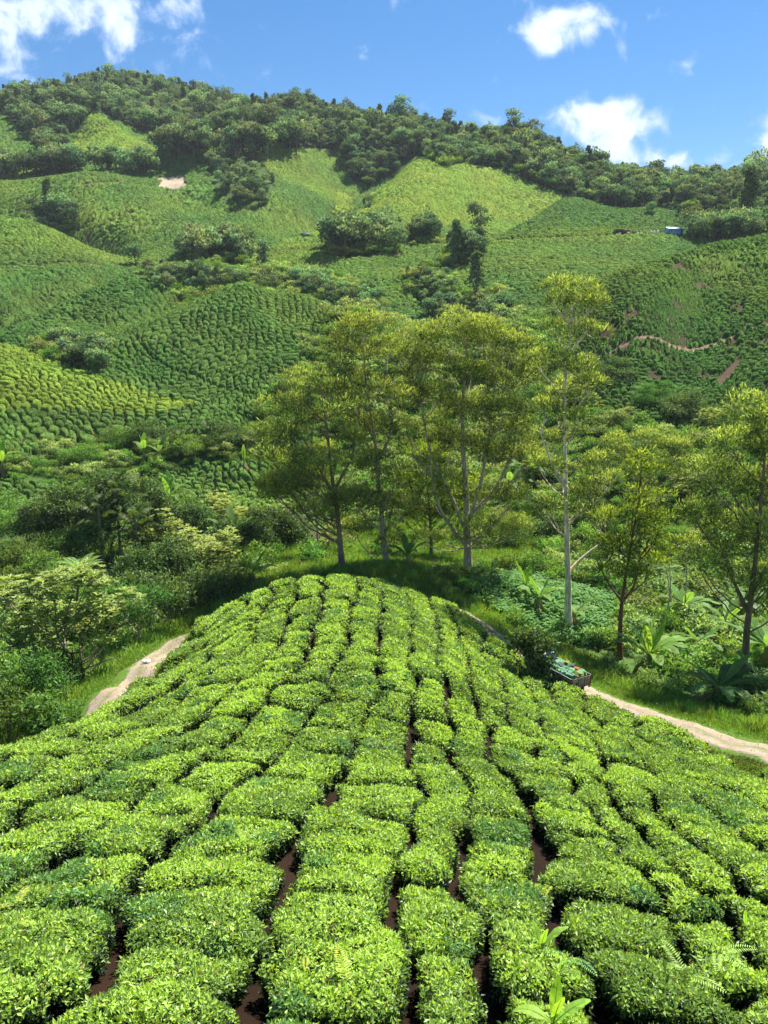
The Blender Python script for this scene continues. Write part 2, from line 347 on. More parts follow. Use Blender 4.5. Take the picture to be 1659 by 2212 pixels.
# ------------------------------------------------------------------ picking ground points by where the photo shows them
def hit(px, py, h=0.0, y0=3.0, y1=1500.0):
    """first point of the ground (raised by h) met by the sight line through a photo point"""
    Y = np.exp(np.linspace(math.log(y0+Y0), math.log(y1+Y0), 500))-Y0
    P = unproj(px, py, Y); g = H(P[:, 0], P[:, 1])+h; below = P[:, 2] < g
    k = int(np.argmax(below)) if below.any() else -1
    if k <= 0:
        if k == 0: return P[0]
        k = int(np.argmin(P[:, 2]-g)); return np.array([P[k, 0], P[k, 1], g[k]])
    a = (P[k-1, 2]-g[k-1])/((P[k-1, 2]-g[k-1])-(P[k, 2]-g[k])+1e-12)
    p = P[k-1]*(1-a)+P[k]*a; p[2] = float(H(p[0], p[1])); return p
def at_y(px, Y):
    """ground point at distance Y below photo column px"""
    z = -10.0; x = 0
    for _ in range(12):
        zc = Y*CP-z*SP; x = (px-829.5)/FPX*zc; z = float(H(x, Y))
    return np.array([x, Y, z])
def inpoly(px, py, poly):
    poly = np.array(poly, float); ins = np.zeros(np.shape(px), bool); j = len(poly)-1
    for i in range(len(poly)):
        xi, yi = poly[i]; xj, yj = poly[j]
        if yi != yj:
            ins ^= ((yi > py) != (yj > py)) & (px < (xj-xi)*(py-yi)/(yj-yi)+xi)
        j = i
    return ins
def seg_dist(x, y, P):
    """distance to a polyline, and the parameter (metres) along it"""
    P = np.asarray(P, float); best = np.full(np.shape(x), 1e9); S = np.zeros(np.shape(x)); s0 = 0.0
    for a, b in zip(P[:-1], P[1:]):
        d = b[:2]-a[:2]; L = float(np.hypot(*d))
        t = np.clip(((x-a[0])*d[0]+(y-a[1])*d[1])/(L*L+1e-9), 0, 1)
        r = np.hypot(x-a[0]-t*d[0], y-a[1]-t*d[1]); m = r < best
        best = np.where(m, r, best); S = np.where(m, s0+t*L, S); s0 += L
    return best, S
def smooth_line(P, n=60):
    P = np.asarray(P, float); s = np.concatenate([[0], np.cumsum(np.linalg.norm(np.diff(P, axis=0), axis=1))])
    q = np.linspace(0, s[-1], n); o = np.stack([np.interp(q, s, P[:, k]) for k in range(P.shape[1])], -1)
    for _ in range(3): o[1:-1] = (o[:-2]+2*o[1:-1]+o[2:])/4
    return o
# the dirt road round the foot of the spur (world points)
road_r = [unproj(*p) for p in ROAD_R]; road_l = [unproj(*p) for p in ROAD_L]
ROAD = smooth_line([(p[0], p[1]) for p in road_r]+[tuple(unproj(830,1272,58.5)[:2]), tuple(unproj(760,1258,58)[:2]), tuple(unproj(640,1275,57)[:2]), tuple(unproj(520,1315,54)[:2]), tuple(unproj(440,1366,50.5)[:2])]+[(p[0], p[1]) for p in road_l]+[(-14.5, 18), (-16, 8)], 160)
PATHS = [[(-200,585),(0,577),(100,574),(200,573),(272,587)], [(345,571),(420,574),(510,576)], [(690,574),(780,558),(862,553)],
         [(1068,524),(1170,517),(1250,514),(1350,508),(1478,509)], [(1285,770),(1320,762),(1450,747),(1560,736),(1659,700)],
         [(265,724),(300,744),(325,774),(370,804),(425,819),(475,844),(560,868)], [(440,470),(470,500),(520,550)],[(180,400),(260,395),(345,385)]]
PATHW = [.9, .9, .8, 1.0, .35, .12, .2, .7]
def path_world(pts): return np.array([hit(px, py, 0, 95)[:2] for px, py in pts])
PATHS_W = [path_world(p) for p in PATHS]
FOREST = [(-500,0),(2100,0),(2100,490),(1659,476),(1620,462),(1480,457),(1380,452),(1300,450),(1230,424),(1190,412),(1140,392),(1080,365),(1030,362),(1010,355),(960,362),(925,345),(900,338),(880,352),(860,372),(800,402),(762,392),(750,335),(690,322),(610,322),(590,300),(545,262),(490,288),(440,300),(400,318),(340,300),(290,278),(240,255),(200,240),(160,288),(150,332),(100,350),(60,300),(0,232),(-500,160)]
NT = [  # no tea here: photo polygon and range of distance
 ([(345,386),(400,377),(403,402),(375,413),(338,408)], 330, 420),
 ([(440,345),(480,335),(560,345),(590,395),(585,425),(560,445),(540,458),(510,440),(480,425),(450,390)], 330, 430),
 ([(55,455),(110,440),(165,450),(168,500),(140,506),(90,490)], 296, 345), ([(395,520),(430,490),(500,485),(535,520),(545,575),(400,577)], 250, 300),
 ([(712,520),(760,480),(860,490),(862,552),(800,560),(715,560)], 255, 300), ([(885,490),(945,490),(945,530),(885,535)], 268, 320), ([(965,510),(1060,520),(1040,560),(1000,585),(960,580)], 240, 290),
 ([(380,575),(560,578),(700,590),(800,640),(830,740),(380,740)], 172, 246), ([(280,585),(400,580),(400,650),(330,640)], 222, 250),
 ([(868,600),(920,575),(975,600),(995,640),(1080,630),(1110,700),(1060,740),(960,700),(890,640)], 190, 252),
 ([(105,735),(180,742),(240,770),(225,820),(150,800),(100,780)], 132, 168),
 ([(140,985),(330,950),(560,925),(620,1000),(560,1012),(330,1002),(200,1030),(-300,1050),(-300,985)], 80, 112),
 ([(720,695),(1000,690),(1100,720),(1180,700),(1215,760),(1250,900),(1330,905),(1420,930),(1500,950),(1700,890),(2300,880),(2300,1300),(560,1300),(560,870),(640,830)], 60, 190)]
TEA_NEAR = [[(345,1030),(430,1012),(600,1000),(640,1110),(520,1112),(420,1095),(330,1062)], [(-300,1045),(60,1048),(150,1062),(140,1112),(-300,1160)]]
def tea_far_mask(x, y, z):
    px, py = proj(x, y, z); m = (y > 96)
    m &= ~(inpoly(px, py, FOREST) & (y > 335)) & (y < 480)
    jx = 22*(fbm(x*.25, y*.25, 61, 3)-.5); jy = 12*(fbm(x*.25+9, y*.25, 62, 3)-.5)
    for poly, a, b in NT: m &= ~(inpoly(px+jx, py+jy, poly) & (y > a) & (y < b))
    near = (y <= 108) & (y > 78); t = np.zeros_like(m)
    for poly in TEA_NEAR: t |= inpoly(px, py, poly)
    m = np.where(near & (py > 1000), t, m)
    return m, px, py
# ------------------------------------------------------------------ ground
def build_ground():
    us = np.linspace(-1.05, 1.05, 900); ws = np.linspace(math.log(2.0), math.log(1000), 1050)
    U, W = np.meshgrid(us, ws, indexing='ij'); X = U*np.exp(W); Y = np.exp(W)-Y0; Z = H(X, Y)
    rd, rs = seg_dist(X, Y, ROAD)
    n1 = fbm(X*.6, Y*.6, 5, 4); n2 = fbm(X*.09, Y*.09, 9, 3); n3 = fbm(X*3, Y*3, 11, 3)
    m, px, py = tea_far_mask(X, Y, Z)
    near = (Y < 62) & (rd > 1.0) & inside_road(X, Y)
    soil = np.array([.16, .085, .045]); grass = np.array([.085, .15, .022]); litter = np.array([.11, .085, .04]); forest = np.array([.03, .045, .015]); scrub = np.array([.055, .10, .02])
    C = np.empty(X.shape+(3,)); C[:] = scrub
    C[:] = C*(0.7+.7*n2[..., None])
    C[m] = soil*np.array([.5,.55,.6])*(.7+.6*n1[m][:, None]); C[near] = (soil*.11)*(.6+.8*n1[near][:, None])  # near soil darkened: shade between the bushes put into its colour
    verge = (rd < 5.5) & ~near & (Y < 90)
    C[verge] = grass*(.7+.7*n1[verge][:, None])
    fr = inpoly(px, py, FOREST) & (Y > 335) | (Y > 480); C[fr] = forest
    slip = inpoly(px+22*(n3-.5)+14*(n1-.5), py+10*(n3-.5), NT[0][0]) & (Y > 330) & (Y < 420); C[slip] = np.array([.42, .33, .22])*(.75+.5*n3[slip][:, None])
    for P, w in zip(PATHS_W, PATHW):
        d, _ = seg_dist(X, Y, P); k = (d < w*1.3) & (Y > 90); C[k] = np.array([.30, .19, .12])*(.8+.4*n3[k][:, None])
    idx = np.arange(U.size).reshape(U.shape)
    F = np.stack([idx[:-1, :-1], idx[1:, :-1], idx[1:, 1:], idx[:-1, 1:]], -1).reshape(-1, 4)
    mt = mat_solid('ground', (1, 1, 1), rough=.95, spec=.1, noise=.22, nscale=1.6, bump=.6, detail=8)
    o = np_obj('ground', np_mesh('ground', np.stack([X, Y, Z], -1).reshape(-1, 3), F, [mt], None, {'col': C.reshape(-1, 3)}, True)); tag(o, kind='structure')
def inside_road(x, y):
    """the near spur: the side of the road the camera stands on"""
    P = np.concatenate([ROAD, [(-60, 8), (-60, -30), (60, -30), (60, 20)]])
    return inpoly(x, y, P)
build_ground()
# ------------------------------------------------------------------ dirt road as a sheet on the ground, two worn tracks and a grassy middle
def build_road():
    P = smooth_line(ROAD, 420); Tn = np.gradient(P, axis=0); Tn /= np.linalg.norm(Tn, axis=1)[:, None]; Nn = np.stack([-Tn[:, 1], Tn[:, 0]], -1)
    s = np.linspace(-.95, .95, 20); V = P[:, None]+Nn[:, None]*s[None, :, None]
    z = H(V[..., 0], V[..., 1])+.035
    wob = fbm(V[..., 0]*1.3, V[..., 1]*1.3, 21, 4)
    edge = np.abs(s)[None]+(wob-.5)*.9
    z = np.where(edge > .85, z-.16, z)+(wob-.5)*.05
    mid = np.exp(-((s[None]+(wob-.5)*.5)/.22)**2); px, py = proj(V[..., 0], V[..., 1], z)
    grow = np.clip(mid*(fbm(V[..., 0]*.8, V[..., 1]*.8, 33, 3)*1.6-.25), 0, 1)[..., None]*.75
    leafy = (fbm(V[..., 0]*7, V[..., 1]*7, 8, 2) > .66)[..., None]
    dirt = np.array([.31, .25, .185])*(.75+.5*wob[..., None]); dirt = np.where(leafy, dirt*np.array([1.15, 1.05, .85]), dirt)
    C = dirt*(1-grow)+np.array([.10, .15, .03])*grow
    idx = np.arange(s.size*len(P)).reshape(len(P), s.size)
    F = np.stack([idx[:-1, :-1], idx[:-1, 1:], idx[1:, 1:], idx[1:, :-1]], -1).reshape(-1, 4)
    mt = mat_solid('road_dirt', (1, 1, 1), rough=.95, spec=.1, noise=.22, nscale=5, bump=.5, detail=8)
    o = np_obj('dirt_road', np_mesh('dirt_road', np.concatenate([V, z[..., None]], -1).reshape(-1, 3), F, [mt], None, {'col': C.reshape(-1, 3)}, True)); tag(o, kind='structure')
build_road()
# ------------------------------------------------------------------ tea on the hills beyond the valley: every bush a mound of the sheet
def hash2(a, b, k):
    n = (a.astype(np.int64)*73856093 ^ b.astype(np.int64)*19349663 ^ (k*83492791)) & 0xffffffff
    n = ((n ^ (n >> 13))*1274126177) & 0xffffffff
    n = ((n ^ (n >> 15))*2246822519) & 0xffffffff
    return ((n ^ (n >> 16)) & 0xffffff)/float(0xffffff)
def mounds(X, Y, s, k, gx, gy, down):
    """distance to the nearest gap between bushes (m) and a random number per bush"""
    ci = np.floor(X/s).astype(np.int64); cj = np.floor(Y/s).astype(np.int64)
    F1 = np.full(X.shape, 1e9); F2 = np.full(X.shape, 1e9); R = np.zeros(X.shape)
    for a in (-1, 0, 1):
        for b in (-1, 0, 1):
            i = ci+a; j = cj+b
            sx = (i+.5+(hash2(i, j, 1+k)-.5)*.5)*s; sy = (j+.5+(hash2(i, j, 2+k)-.5)*.5)*s
            dx = X-sx; dy = Y-sy
            dd = dx*gx+dy*gy; dc = -dx*gy+dy*gx
            d = np.sqrt((dd*down)**2+dc**2); rr = hash2(i, j, 3+k)
            closer = d < F1
            F2 = np.where(closer, F1, np.minimum(F2, d)); R = np.where(closer, rr, R); F1 = np.where(closer, d, F1)
    return (F2-F1)/2, R
def mat_tea_sheet():
    m = bpy.data.materials.new('tea_canopy'); m.use_nodes = True; nt = m.node_tree; nt.nodes.clear(); L = nt.links.new
    out = N(nt, 'ShaderNodeOutputMaterial'); at = N(nt, 'ShaderNodeAttribute', attribute_name='col')
    tc = N(nt, 'ShaderNodeTexCoord')
    nz = N(nt, 'ShaderNodeTexNoise', inp={'Scale': 5.0, 'Detail': 6.0, 'Roughness': .7}); L(tc.outputs['Object'], nz.inputs['Vector'])
    n2 = N(nt, 'ShaderNodeTexNoise', inp={'Scale': .05, 'Detail': 4.0}); L(tc.outputs['Object'], n2.inputs['Vector'])
    hs = N(nt, 'ShaderNodeHueSaturation'); L(at.outputs['Color'], hs.inputs['Color']); L(mapr(nt, nz.outputs[0], .3, .7, .55, 1.45), hs.inputs['Value'])
    L(mapr(nt, n2.outputs[0], .35, .65, .488, .512), hs.inputs['Hue'])
    bp = N(nt, 'ShaderNodeBump', inp={'Strength': .9, 'Distance': .25}); L(nz.outputs[0], bp.inputs['Height'])
    bs = N(nt, 'ShaderNodeBsdfPrincipled', inp={'Roughness': .9, 'Specular IOR Level': .04}); L(hs.outputs[0], bs.inputs['Base Color']); L(bp.outputs[0], bs.inputs['Normal'])
    tr = N(nt, 'ShaderNodeBsdfTranslucent'); L(hs.outputs[0], tr.inputs[0])
    mx = N(nt, 'ShaderNodeMixShader'); mx.inputs[0].default_value = .22; L(bs.outputs[0], mx.inputs[1]); L(tr.outputs[0], mx.inputs[2]); L(mx.outputs[0], out.inputs[0])
    return m
def leaves(P, Nrm, L, Wd, cols, rng, up=.6, droop=0.0, face=0.0):
    """one folded rhombic leaf at each point; returns V, F, C"""
    n = len(P); d = rng.normal(size=(n, 3)); d += Nrm*up*1.6; d /= np.linalg.norm(d, axis=1)[:, None]
    if droop: d[:, 2] -= droop; d /= np.linalg.norm(d, axis=1)[:, None]
    s = np.cross(d, rng.normal(size=(n, 3))*(1-face)+Nrm*face*1.6); s /= np.linalg.norm(s, axis=1)[:, None]+1e-9
    nn = np.cross(s, d); L = np.asarray(L)[..., None]; Wd = np.asarray(Wd)[..., None]
    V = np.empty((n, 4, 3)); V[:, 0] = P; V[:, 2] = P+d*L-nn*L*.08; mid = P+d*L*.5+nn*L*.05
    V[:, 1] = mid+s*Wd*.5; V[:, 3] = mid-s*Wd*.5
    F = np.arange(n*4).reshape(n, 4)
    return V.reshape(-1, 3), F, np.repeat(cols, 4, axis=0)
def build_tea_far():
    us = np.arange(-.66, .66, .00125); w0, w1 = math.log(86), math.log(488)
    ws = np.linspace(w0, w1, 1450)
    U, W = np.meshgrid(us, ws, indexing='ij'); X = U*np.exp(W); Y = np.exp(W)-Y0; Z = H(X, Y)
    m, px, py = tea_far_mask(X, Y, Z)
    e = 1.5; gx = (H(X+e, Y)-H(X-e, Y)); gy = (H(X, Y+e)-H(X, Y-e)); gl = np.hypot(gx, gy)+1e-6; gx /= gl; gy /= gl
    # warp the grid a little so that bushes follow the ground
    wx = X+(fbm(X*.11, Y*.11, 40, 2)-.5)*5; wy = Y+(fbm(X*.11, Y*.11, 44, 2)-.5)*5
    D = np.zeros(X.shape); R = np.zeros(X.shape)
    slope = gl/(2*e)
    KH = (px > 1200) & (Y < 205)
    for a, b, s, dn in ((0, 172, 1.36, .84), (172, 600, 2.6, .5)):
        k = ((Y >= a) & (Y < b) & ~KH) if a == 0 else ((Y >= a) | KH)
        d, r = mounds(wx[k], wy[k], s, 7, gx[k], gy[k], dn)
        if a:
            kh = KH[k]; d2, r2 = mounds(wx[k], wy[k], 1.7, 7, gx[k], gy[k], .7); d = np.where(kh, d2, d); r = np.where(kh, r2, r)
        if a:   # farther off the bushes run together into lines along the contours
            sp = np.where(kh, 1.15, np.where(Y[k] < 262, 1.25, 1.55)); dz = sp*.42; q = (Z[k]+(fbm(X[k]*.12, Y[k]*.12, 48, 3)-.5)*2.2+(fbm(X[k]*.6, Y[k]*.6, 49, 2)-.5)*.5)/dz
            fr = q-np.floor(q); dr = np.minimum(fr, 1-fr)*dz/np.maximum(slope[k], .28)
            d = np.minimum(dr, d*.9+.06*hash2(np.floor(q), np.floor(q), 5)+.02); r = (r*.6+.4*hash2(np.floor(q), np.floor(q)*0, 9))
        D[k] = d; R[k] = r
    # shrink towards the edge of the field and along paths
    wear = fbm(X*.35, Y*.35, 60, 3)
    D = D-.05-.10*np.clip(wear-.55, 0, 1)*2
    for P, w in zip(PATHS_W, PATHW):
        d, _ = seg_dist(X, Y, P); D = np.minimum(D, np.where(Y > 90, (d-w)*.8, 9))
    K = (px > 1240) & (Y < 198) & (Y > 100)       # the thin, patchy tea of the right-hand hill
    bare = fbm(X*.22+9, Y*.22, 71, 4); D = np.where(K, D-.02-np.clip((bare-.68)*2.5, 0, .22), D)
    slip = K & inpoly(px, py, [(1545,822),(1590,778),(1605,775),(1585,808),(1556,838)]); D = np.where(slip, -.3, D)
    D = np.where(m, D, -.4)
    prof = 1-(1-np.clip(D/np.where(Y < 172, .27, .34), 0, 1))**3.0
    hb = np.where(Y < 172, .82, 1.0)+.26*R
    Zt = H(X, Y)-.22+prof*(hb+.1)+(fbm(X*2.3, Y*2.3, 80, 3)-.5)*.22*(prof > .02)
    base = np.array([.096, .186, .038])
    C = np.empty(X.shape+(3,)); C[:] = base
    hue = (R[..., None]-.5)
    C *= 1+.55*hue
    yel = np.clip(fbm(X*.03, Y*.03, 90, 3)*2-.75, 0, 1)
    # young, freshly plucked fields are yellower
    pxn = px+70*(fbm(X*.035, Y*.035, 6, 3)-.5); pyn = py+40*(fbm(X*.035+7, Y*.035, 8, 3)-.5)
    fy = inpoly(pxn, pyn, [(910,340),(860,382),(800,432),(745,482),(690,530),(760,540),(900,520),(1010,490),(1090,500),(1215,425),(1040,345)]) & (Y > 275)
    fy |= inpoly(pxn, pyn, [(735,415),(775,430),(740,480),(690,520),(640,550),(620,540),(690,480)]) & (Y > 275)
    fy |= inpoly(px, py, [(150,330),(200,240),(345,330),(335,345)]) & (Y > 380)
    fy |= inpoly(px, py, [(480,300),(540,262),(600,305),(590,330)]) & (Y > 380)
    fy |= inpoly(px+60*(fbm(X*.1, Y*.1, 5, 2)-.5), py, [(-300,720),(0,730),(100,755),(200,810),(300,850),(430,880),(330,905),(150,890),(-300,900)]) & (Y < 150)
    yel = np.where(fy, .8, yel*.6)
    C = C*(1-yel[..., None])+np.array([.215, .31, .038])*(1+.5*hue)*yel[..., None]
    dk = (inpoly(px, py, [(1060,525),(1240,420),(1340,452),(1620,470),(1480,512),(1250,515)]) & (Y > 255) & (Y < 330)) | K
    C = np.where(dk[..., None], C*np.array([.80, .87, .80]), C)  # cloud shadow over the rounded hill put into its colour; right-hand hill darker too
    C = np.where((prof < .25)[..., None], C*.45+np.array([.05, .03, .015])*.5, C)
    keep = m & (D > -.25)
    idx = np.arange(U.size).reshape(U.shape)
    q = keep[:-1, :-1] | keep[1:, :-1] | keep[1:, 1:] | keep[:-1, 1:]
    F = np.stack([idx[:-1, :-1], idx[1:, :-1], idx[1:, 1:], idx[:-1, 1:]], -1)[q]
    used = np.zeros(U.size, bool); used[F.ravel()] = True; remap = np.cumsum(used)-1
    V = np.stack([X, Y, Zt], -1).reshape(-1, 3)[used]
    # sprigs of leaves standing out of the clipped tops
    rng = np.random.default_rng(31); good = (keep & (prof > .45)).ravel(); ids = np.nonzero(good)[0]
    wr = (np.exp(W).ravel()[ids])**2; dens_ = np.where(Y.ravel()[ids] < 172, 9.0, np.where(Y.ravel()[ids] < 262, 3.2, 1.7))
    cell = wr*.00125*(ws[1]-ws[0]); pk = rng.random(len(ids)) < cell*dens_; ids = ids[pk]; print('sprigs', len(ids))
    Yk = Y.ravel()[ids]; Pk = np.stack([X.ravel()[ids], Yk, Zt.ravel()[ids]+.02], -1)+rng.normal(size=(len(ids), 3))*.12*np.array([1, 1, .2])
    L_ = np.where(Yk < 172, .27, np.where(Yk < 262, .40, .55))*(.7+.6*rng.random(len(ids)))
    sl = np.minimum(slope.ravel()[ids], 1.0); Nk = np.stack([-gx.ravel()[ids]*sl, -gy.ravel()[ids]*sl, np.ones(len(ids))], -1); Nk /= np.linalg.norm(Nk, axis=1)[:, None]
    Ck = C.reshape(-1, 3)[ids]*(.75+.95*rng.random((len(ids), 1))**1.5)*np.array([1.1, 1.0, .9])
    LV, LF, LC = leaves(Pk, Nk, L_, L_*.6, Ck, rng, up=.35, face=.6)
    Fs = remap[F]; n0 = len(V)
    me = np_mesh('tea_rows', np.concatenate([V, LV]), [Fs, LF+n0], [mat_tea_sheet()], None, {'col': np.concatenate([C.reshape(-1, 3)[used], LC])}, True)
    o = np_obj('tea_rows', me)
    tag(o, 'rows of clipped tea bushes covering the hills beyond the valley', 'tea rows', kind='stuff')
build_tea_far()
# ------------------------------------------------------------------ the near spur: rows of clipped tea, each bush its own mesh
GAPS = {  # gap lines between rows, as photo points
 0: [(880,1286),(884,1358),(886,1417),(900,1481),(887,1520),(890,1556),(880,1600),(894,1628),(915,1690),(880,1760),(888,1800),(852,1916),(885,2086),(885,2212)],
 1: [(943,1330),(947,1382),(959,1453),(967,1493),(971,1536),(983,1564),(980,1620),(1005,1691),(1010,1801),(997,1891),(1030,1961),(1045,2061),(1040,2212)],
 2: [(975,1322),(990,1358),(1007,1409),(1011,1453),(1031,1493),(1039,1536),(1055,1620),(1128,1726),(1160,1791),(1178,1900),(1230,2026),(1265,2116),(1320,2212)],
 3: [(1040,1395),(1079,1492),(1099,1522),(1119,1567),(1170,1615),(1230,1660),(1280,1731),(1330,1791),(1425,1891),(1485,2001),(1600,2150)],
 4: [(1124,1457),(1149,1492),(1179,1582),(1215,1640),(1330,1735),(1400,1800),(1500,1890),(1659,2050)],
 5: [(1190,1495),(1229,1542),(1300,1612),(1420,1720),(1520,1810),(1659,1925)], 6: [(1255,1522),(1330,1585),(1400,1640),(1520,1730),(1659,1825)], 7: [(1380,1580),(1480,1645),(1659,1745)],
 -1: [(826,1266),(820,1346),(826,1401),(808,1449),(805,1508),(780,1552),(770,1631),(720,1676),(680,1731),(625,1776),(600,1870),(570,1950),(500,2076),(500,2212)],
 -2: [(771,1262),(757,1338),(737,1413),(721,1445),(713,1485),(658,1540),(630,1590),(560,1640),(490,1680),(440,1740),(350,1800),(300,1881),(240,1960),(200,2070),(40,2160)],
 -3: [(699,1262),(693,1322),(678,1346),(668,1385),(642,1437),(610,1469),(588,1500),(540,1560),(460,1620),(380,1660),(295,1706),(200,1776),(140,1830),(0,1900)],
 -4: [(632,1262),(626,1314),(612,1354),(600,1382),(557,1437),(535,1461),(503,1473),(463,1524),(380,1572),(290,1611),(200,1671),(85,1726),(0,1791)],
 -5: [(594,1272),(570,1310),(559,1366),(530,1395),(460,1446),(400,1500),(330,1550),(230,1590),(90,1640),(0,1690)],
 -6: [(540,1300),(500,1345),(440,1410),(370,1480),(290,1530),(180,1565),(60,1605),(0,1630)],
 -7: [(440,1360),(390,1420),(330,1475)]}
_gp = []
for k, pts in GAPS.items():
    for px, py in pts:
        p = hit(px, py, .7, 3, 60); _gp.append((p[0], p[1], k))
_gp += [(20,4,5.5),(26,8,7.5),(-12,6,-3.6),(-20,10,-6)]
_gp = np.array(_gp, float); _ru, _rw = warp(_gp[:, 0], _gp[:, 1]); _rt = TPS(_ru, _rw, _gp[:, 2], 4e-3)
_RU = np.linspace(-1.3, 1.3, 261); _RW = np.linspace(math.log(9.5), math.log(72), 241); _rg = _rt(*np.meshgrid(_RU, _RW, indexing='ij'))
def ROW(x, y):
    u, w = warp(x, y)
    a = np.clip((u-_RU[0])/(_RU[1]-_RU[0]), 0, len(_RU)-1.001); b = np.clip((w-_RW[0])/(_RW[1]-_RW[0]), 0, len(_RW)-1.001)
    i = a.astype(int); j = b.astype(int); fa = a-i; fb = b-j
    r = (_rg[i, j]*(1-fa)+_rg[i+1, j]*fa)*(1-fb)+(_rg[i, j+1]*(1-fa)+_rg[i+1, j+1]*fa)*fb
    return r+(fbm(np.asarray(x)*.8, np.asarray(y)*.8, 15, 4)-.5)*.52
def row_grad(x, y, e=.25):
    gx = (ROW(x+e, y)-ROW(x-e, y))/(2*e); gy = (ROW(x, y+e)-ROW(x, y-e))/(2*e); return gx, gy
def near_ok(x, y):
    rd, _ = seg_dist(x, y, ROAD); return inside_road(x, y) & (rd > 1.45) & (y > 2.2) & (np.abs(x) < .66*y+6.5)
RNG = np.random.default_rng(5)
def tea_sites():
    """sites of the bushes along every row"""
    S = []
    gx_, gy_ = np.meshgrid(np.arange(-40, 45, .22), np.arange(1.5, 60, .22), indexing='ij')
    r = ROW(gx_, gy_); ok = near_ok(gx_, gy_); fl = np.floor(r).astype(int); fr = r-fl
    c = ok & (np.abs(fr-.5) < .16)
    X, Y, Rr = gx_[c], gy_[c], fl[c]
    order = RNG.permutation(len(X)); taken = {}
    for q in order:
        x, y, k = X[q], Y[q], Rr[q]
        need = 1.32+.75*((math.sin(x*12.9+y*78.2)*43758.5) % 1)
        L = taken.setdefault(k, [])
        if all((x-a)**2+(y-b)**2 > need*need for a, b in L): L.append((x, y)); S.append((x, y, k))
    return np.array(S)
SITES = tea_sites()
def cell_of(x, y, rw):
    """(own site index, metres to the nearest gap) among the sites of the row"""
    sh = x.shape; x = x.ravel(); y = y.ravel(); k = np.floor(rw.ravel()).astype(int)
    own = np.full(len(x), -1); F1 = np.full(len(x), 1e9); F2 = np.full(len(x), 1e9)
    for row in np.unique(k):
        m = np.nonzero(k == row)[0]; si = np.nonzero(SITES[:, 2] == row)[0]
        if len(si) == 0: continue
        for c0 in range(0, len(m), 20000):
            mm = m[c0:c0+20000]
            d = np.hypot(x[mm][:, None]-SITES[si, 0][None], y[mm][:, None]-SITES[si, 1][None])
            o = np.argpartition(d, min(1, len(si)-1), axis=1)
            i1 = o[:, 0]; F1[mm] = d[np.arange(len(mm)), i1]
            if len(si) > 1: F2[mm] = d[np.arange(len(mm)), o[:, 1]]
            own[mm] = si[i1]
    return own.reshape(sh), ((F2-F1)/2).reshape(sh)
def bush_shapes(M=40, K=46, step=.055):
    """star-shaped outline of every bush: march outwards until a gap is met"""
    n = len(SITES); th = np.arange(M)*2*PI/M
    rr = (np.arange(K)+1)*step
    sx, sy = SITES[:, 0], SITES[:, 1]
    X = sx[:, None, None]+np.cos(th)[None, :, None]*rr; Y = sy[:, None, None]+np.sin(th)[None, :, None]*rr
    r = ROW(X, Y); gx, gy = row_grad(sx, sy); g = np.hypot(gx, gy)[:, None, None]+1e-6
    f = r-np.floor(r); du = np.minimum(f, 1-f)/g
    own, dc = cell_of(X, Y, r)
    gapw = np.clip(.05+.32*(fbm(X*.8+3, Y*.8, 77, 2)-.36), .015, .155)
    crossw = np.clip(.5*(fbm(X*.7+31, Y*.7, 78, 2)-.46), -.04, .15)
    inside = (own == np.arange(n)[:, None, None]) & (du > gapw) & (dc > crossw)
    inside |= (rr < .15)[None, None, :]
    inside &= near_ok(X, Y)
    run = np.cumprod(inside, axis=2).sum(2)*step
    run = np.maximum(run, .12)
    for _ in range(1): run = np.minimum(run, .3*np.roll(run, 1, 1)+.4*run+.3*np.roll(run, -1, 1)+.09)
    ph = (np.arange(n)*2.399)[:, None]; run = run*(1-.012*(1+np.sin(3*th+ph))-.014*(1+np.sin(7*th+2*ph)))
    return th, run
TH, RUN = bush_shapes()
def surf_noise(x, y): return (fbm(x*1.4, y*1.4, 91, 3)-.5)*.36+(fbm(x*6, y*6, 93, 2)-.5)*.09
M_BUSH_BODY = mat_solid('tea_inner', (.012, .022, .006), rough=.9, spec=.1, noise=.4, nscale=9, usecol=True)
M_TEA = mat_leaf('tea_leaf', (1, 1, 1), vary=.0, rough=.42, trans=.42, spec=.4, tcol=(1.45, 1.3, .5))
YOUNG = np.array([.405, .59, .10]); MATURE = np.array([.19, .31, .07]); OLD = np.array([.016, .042, .014]); WEED = np.array([.14, .29, .085]); DRY = np.array([.20, .12, .04])
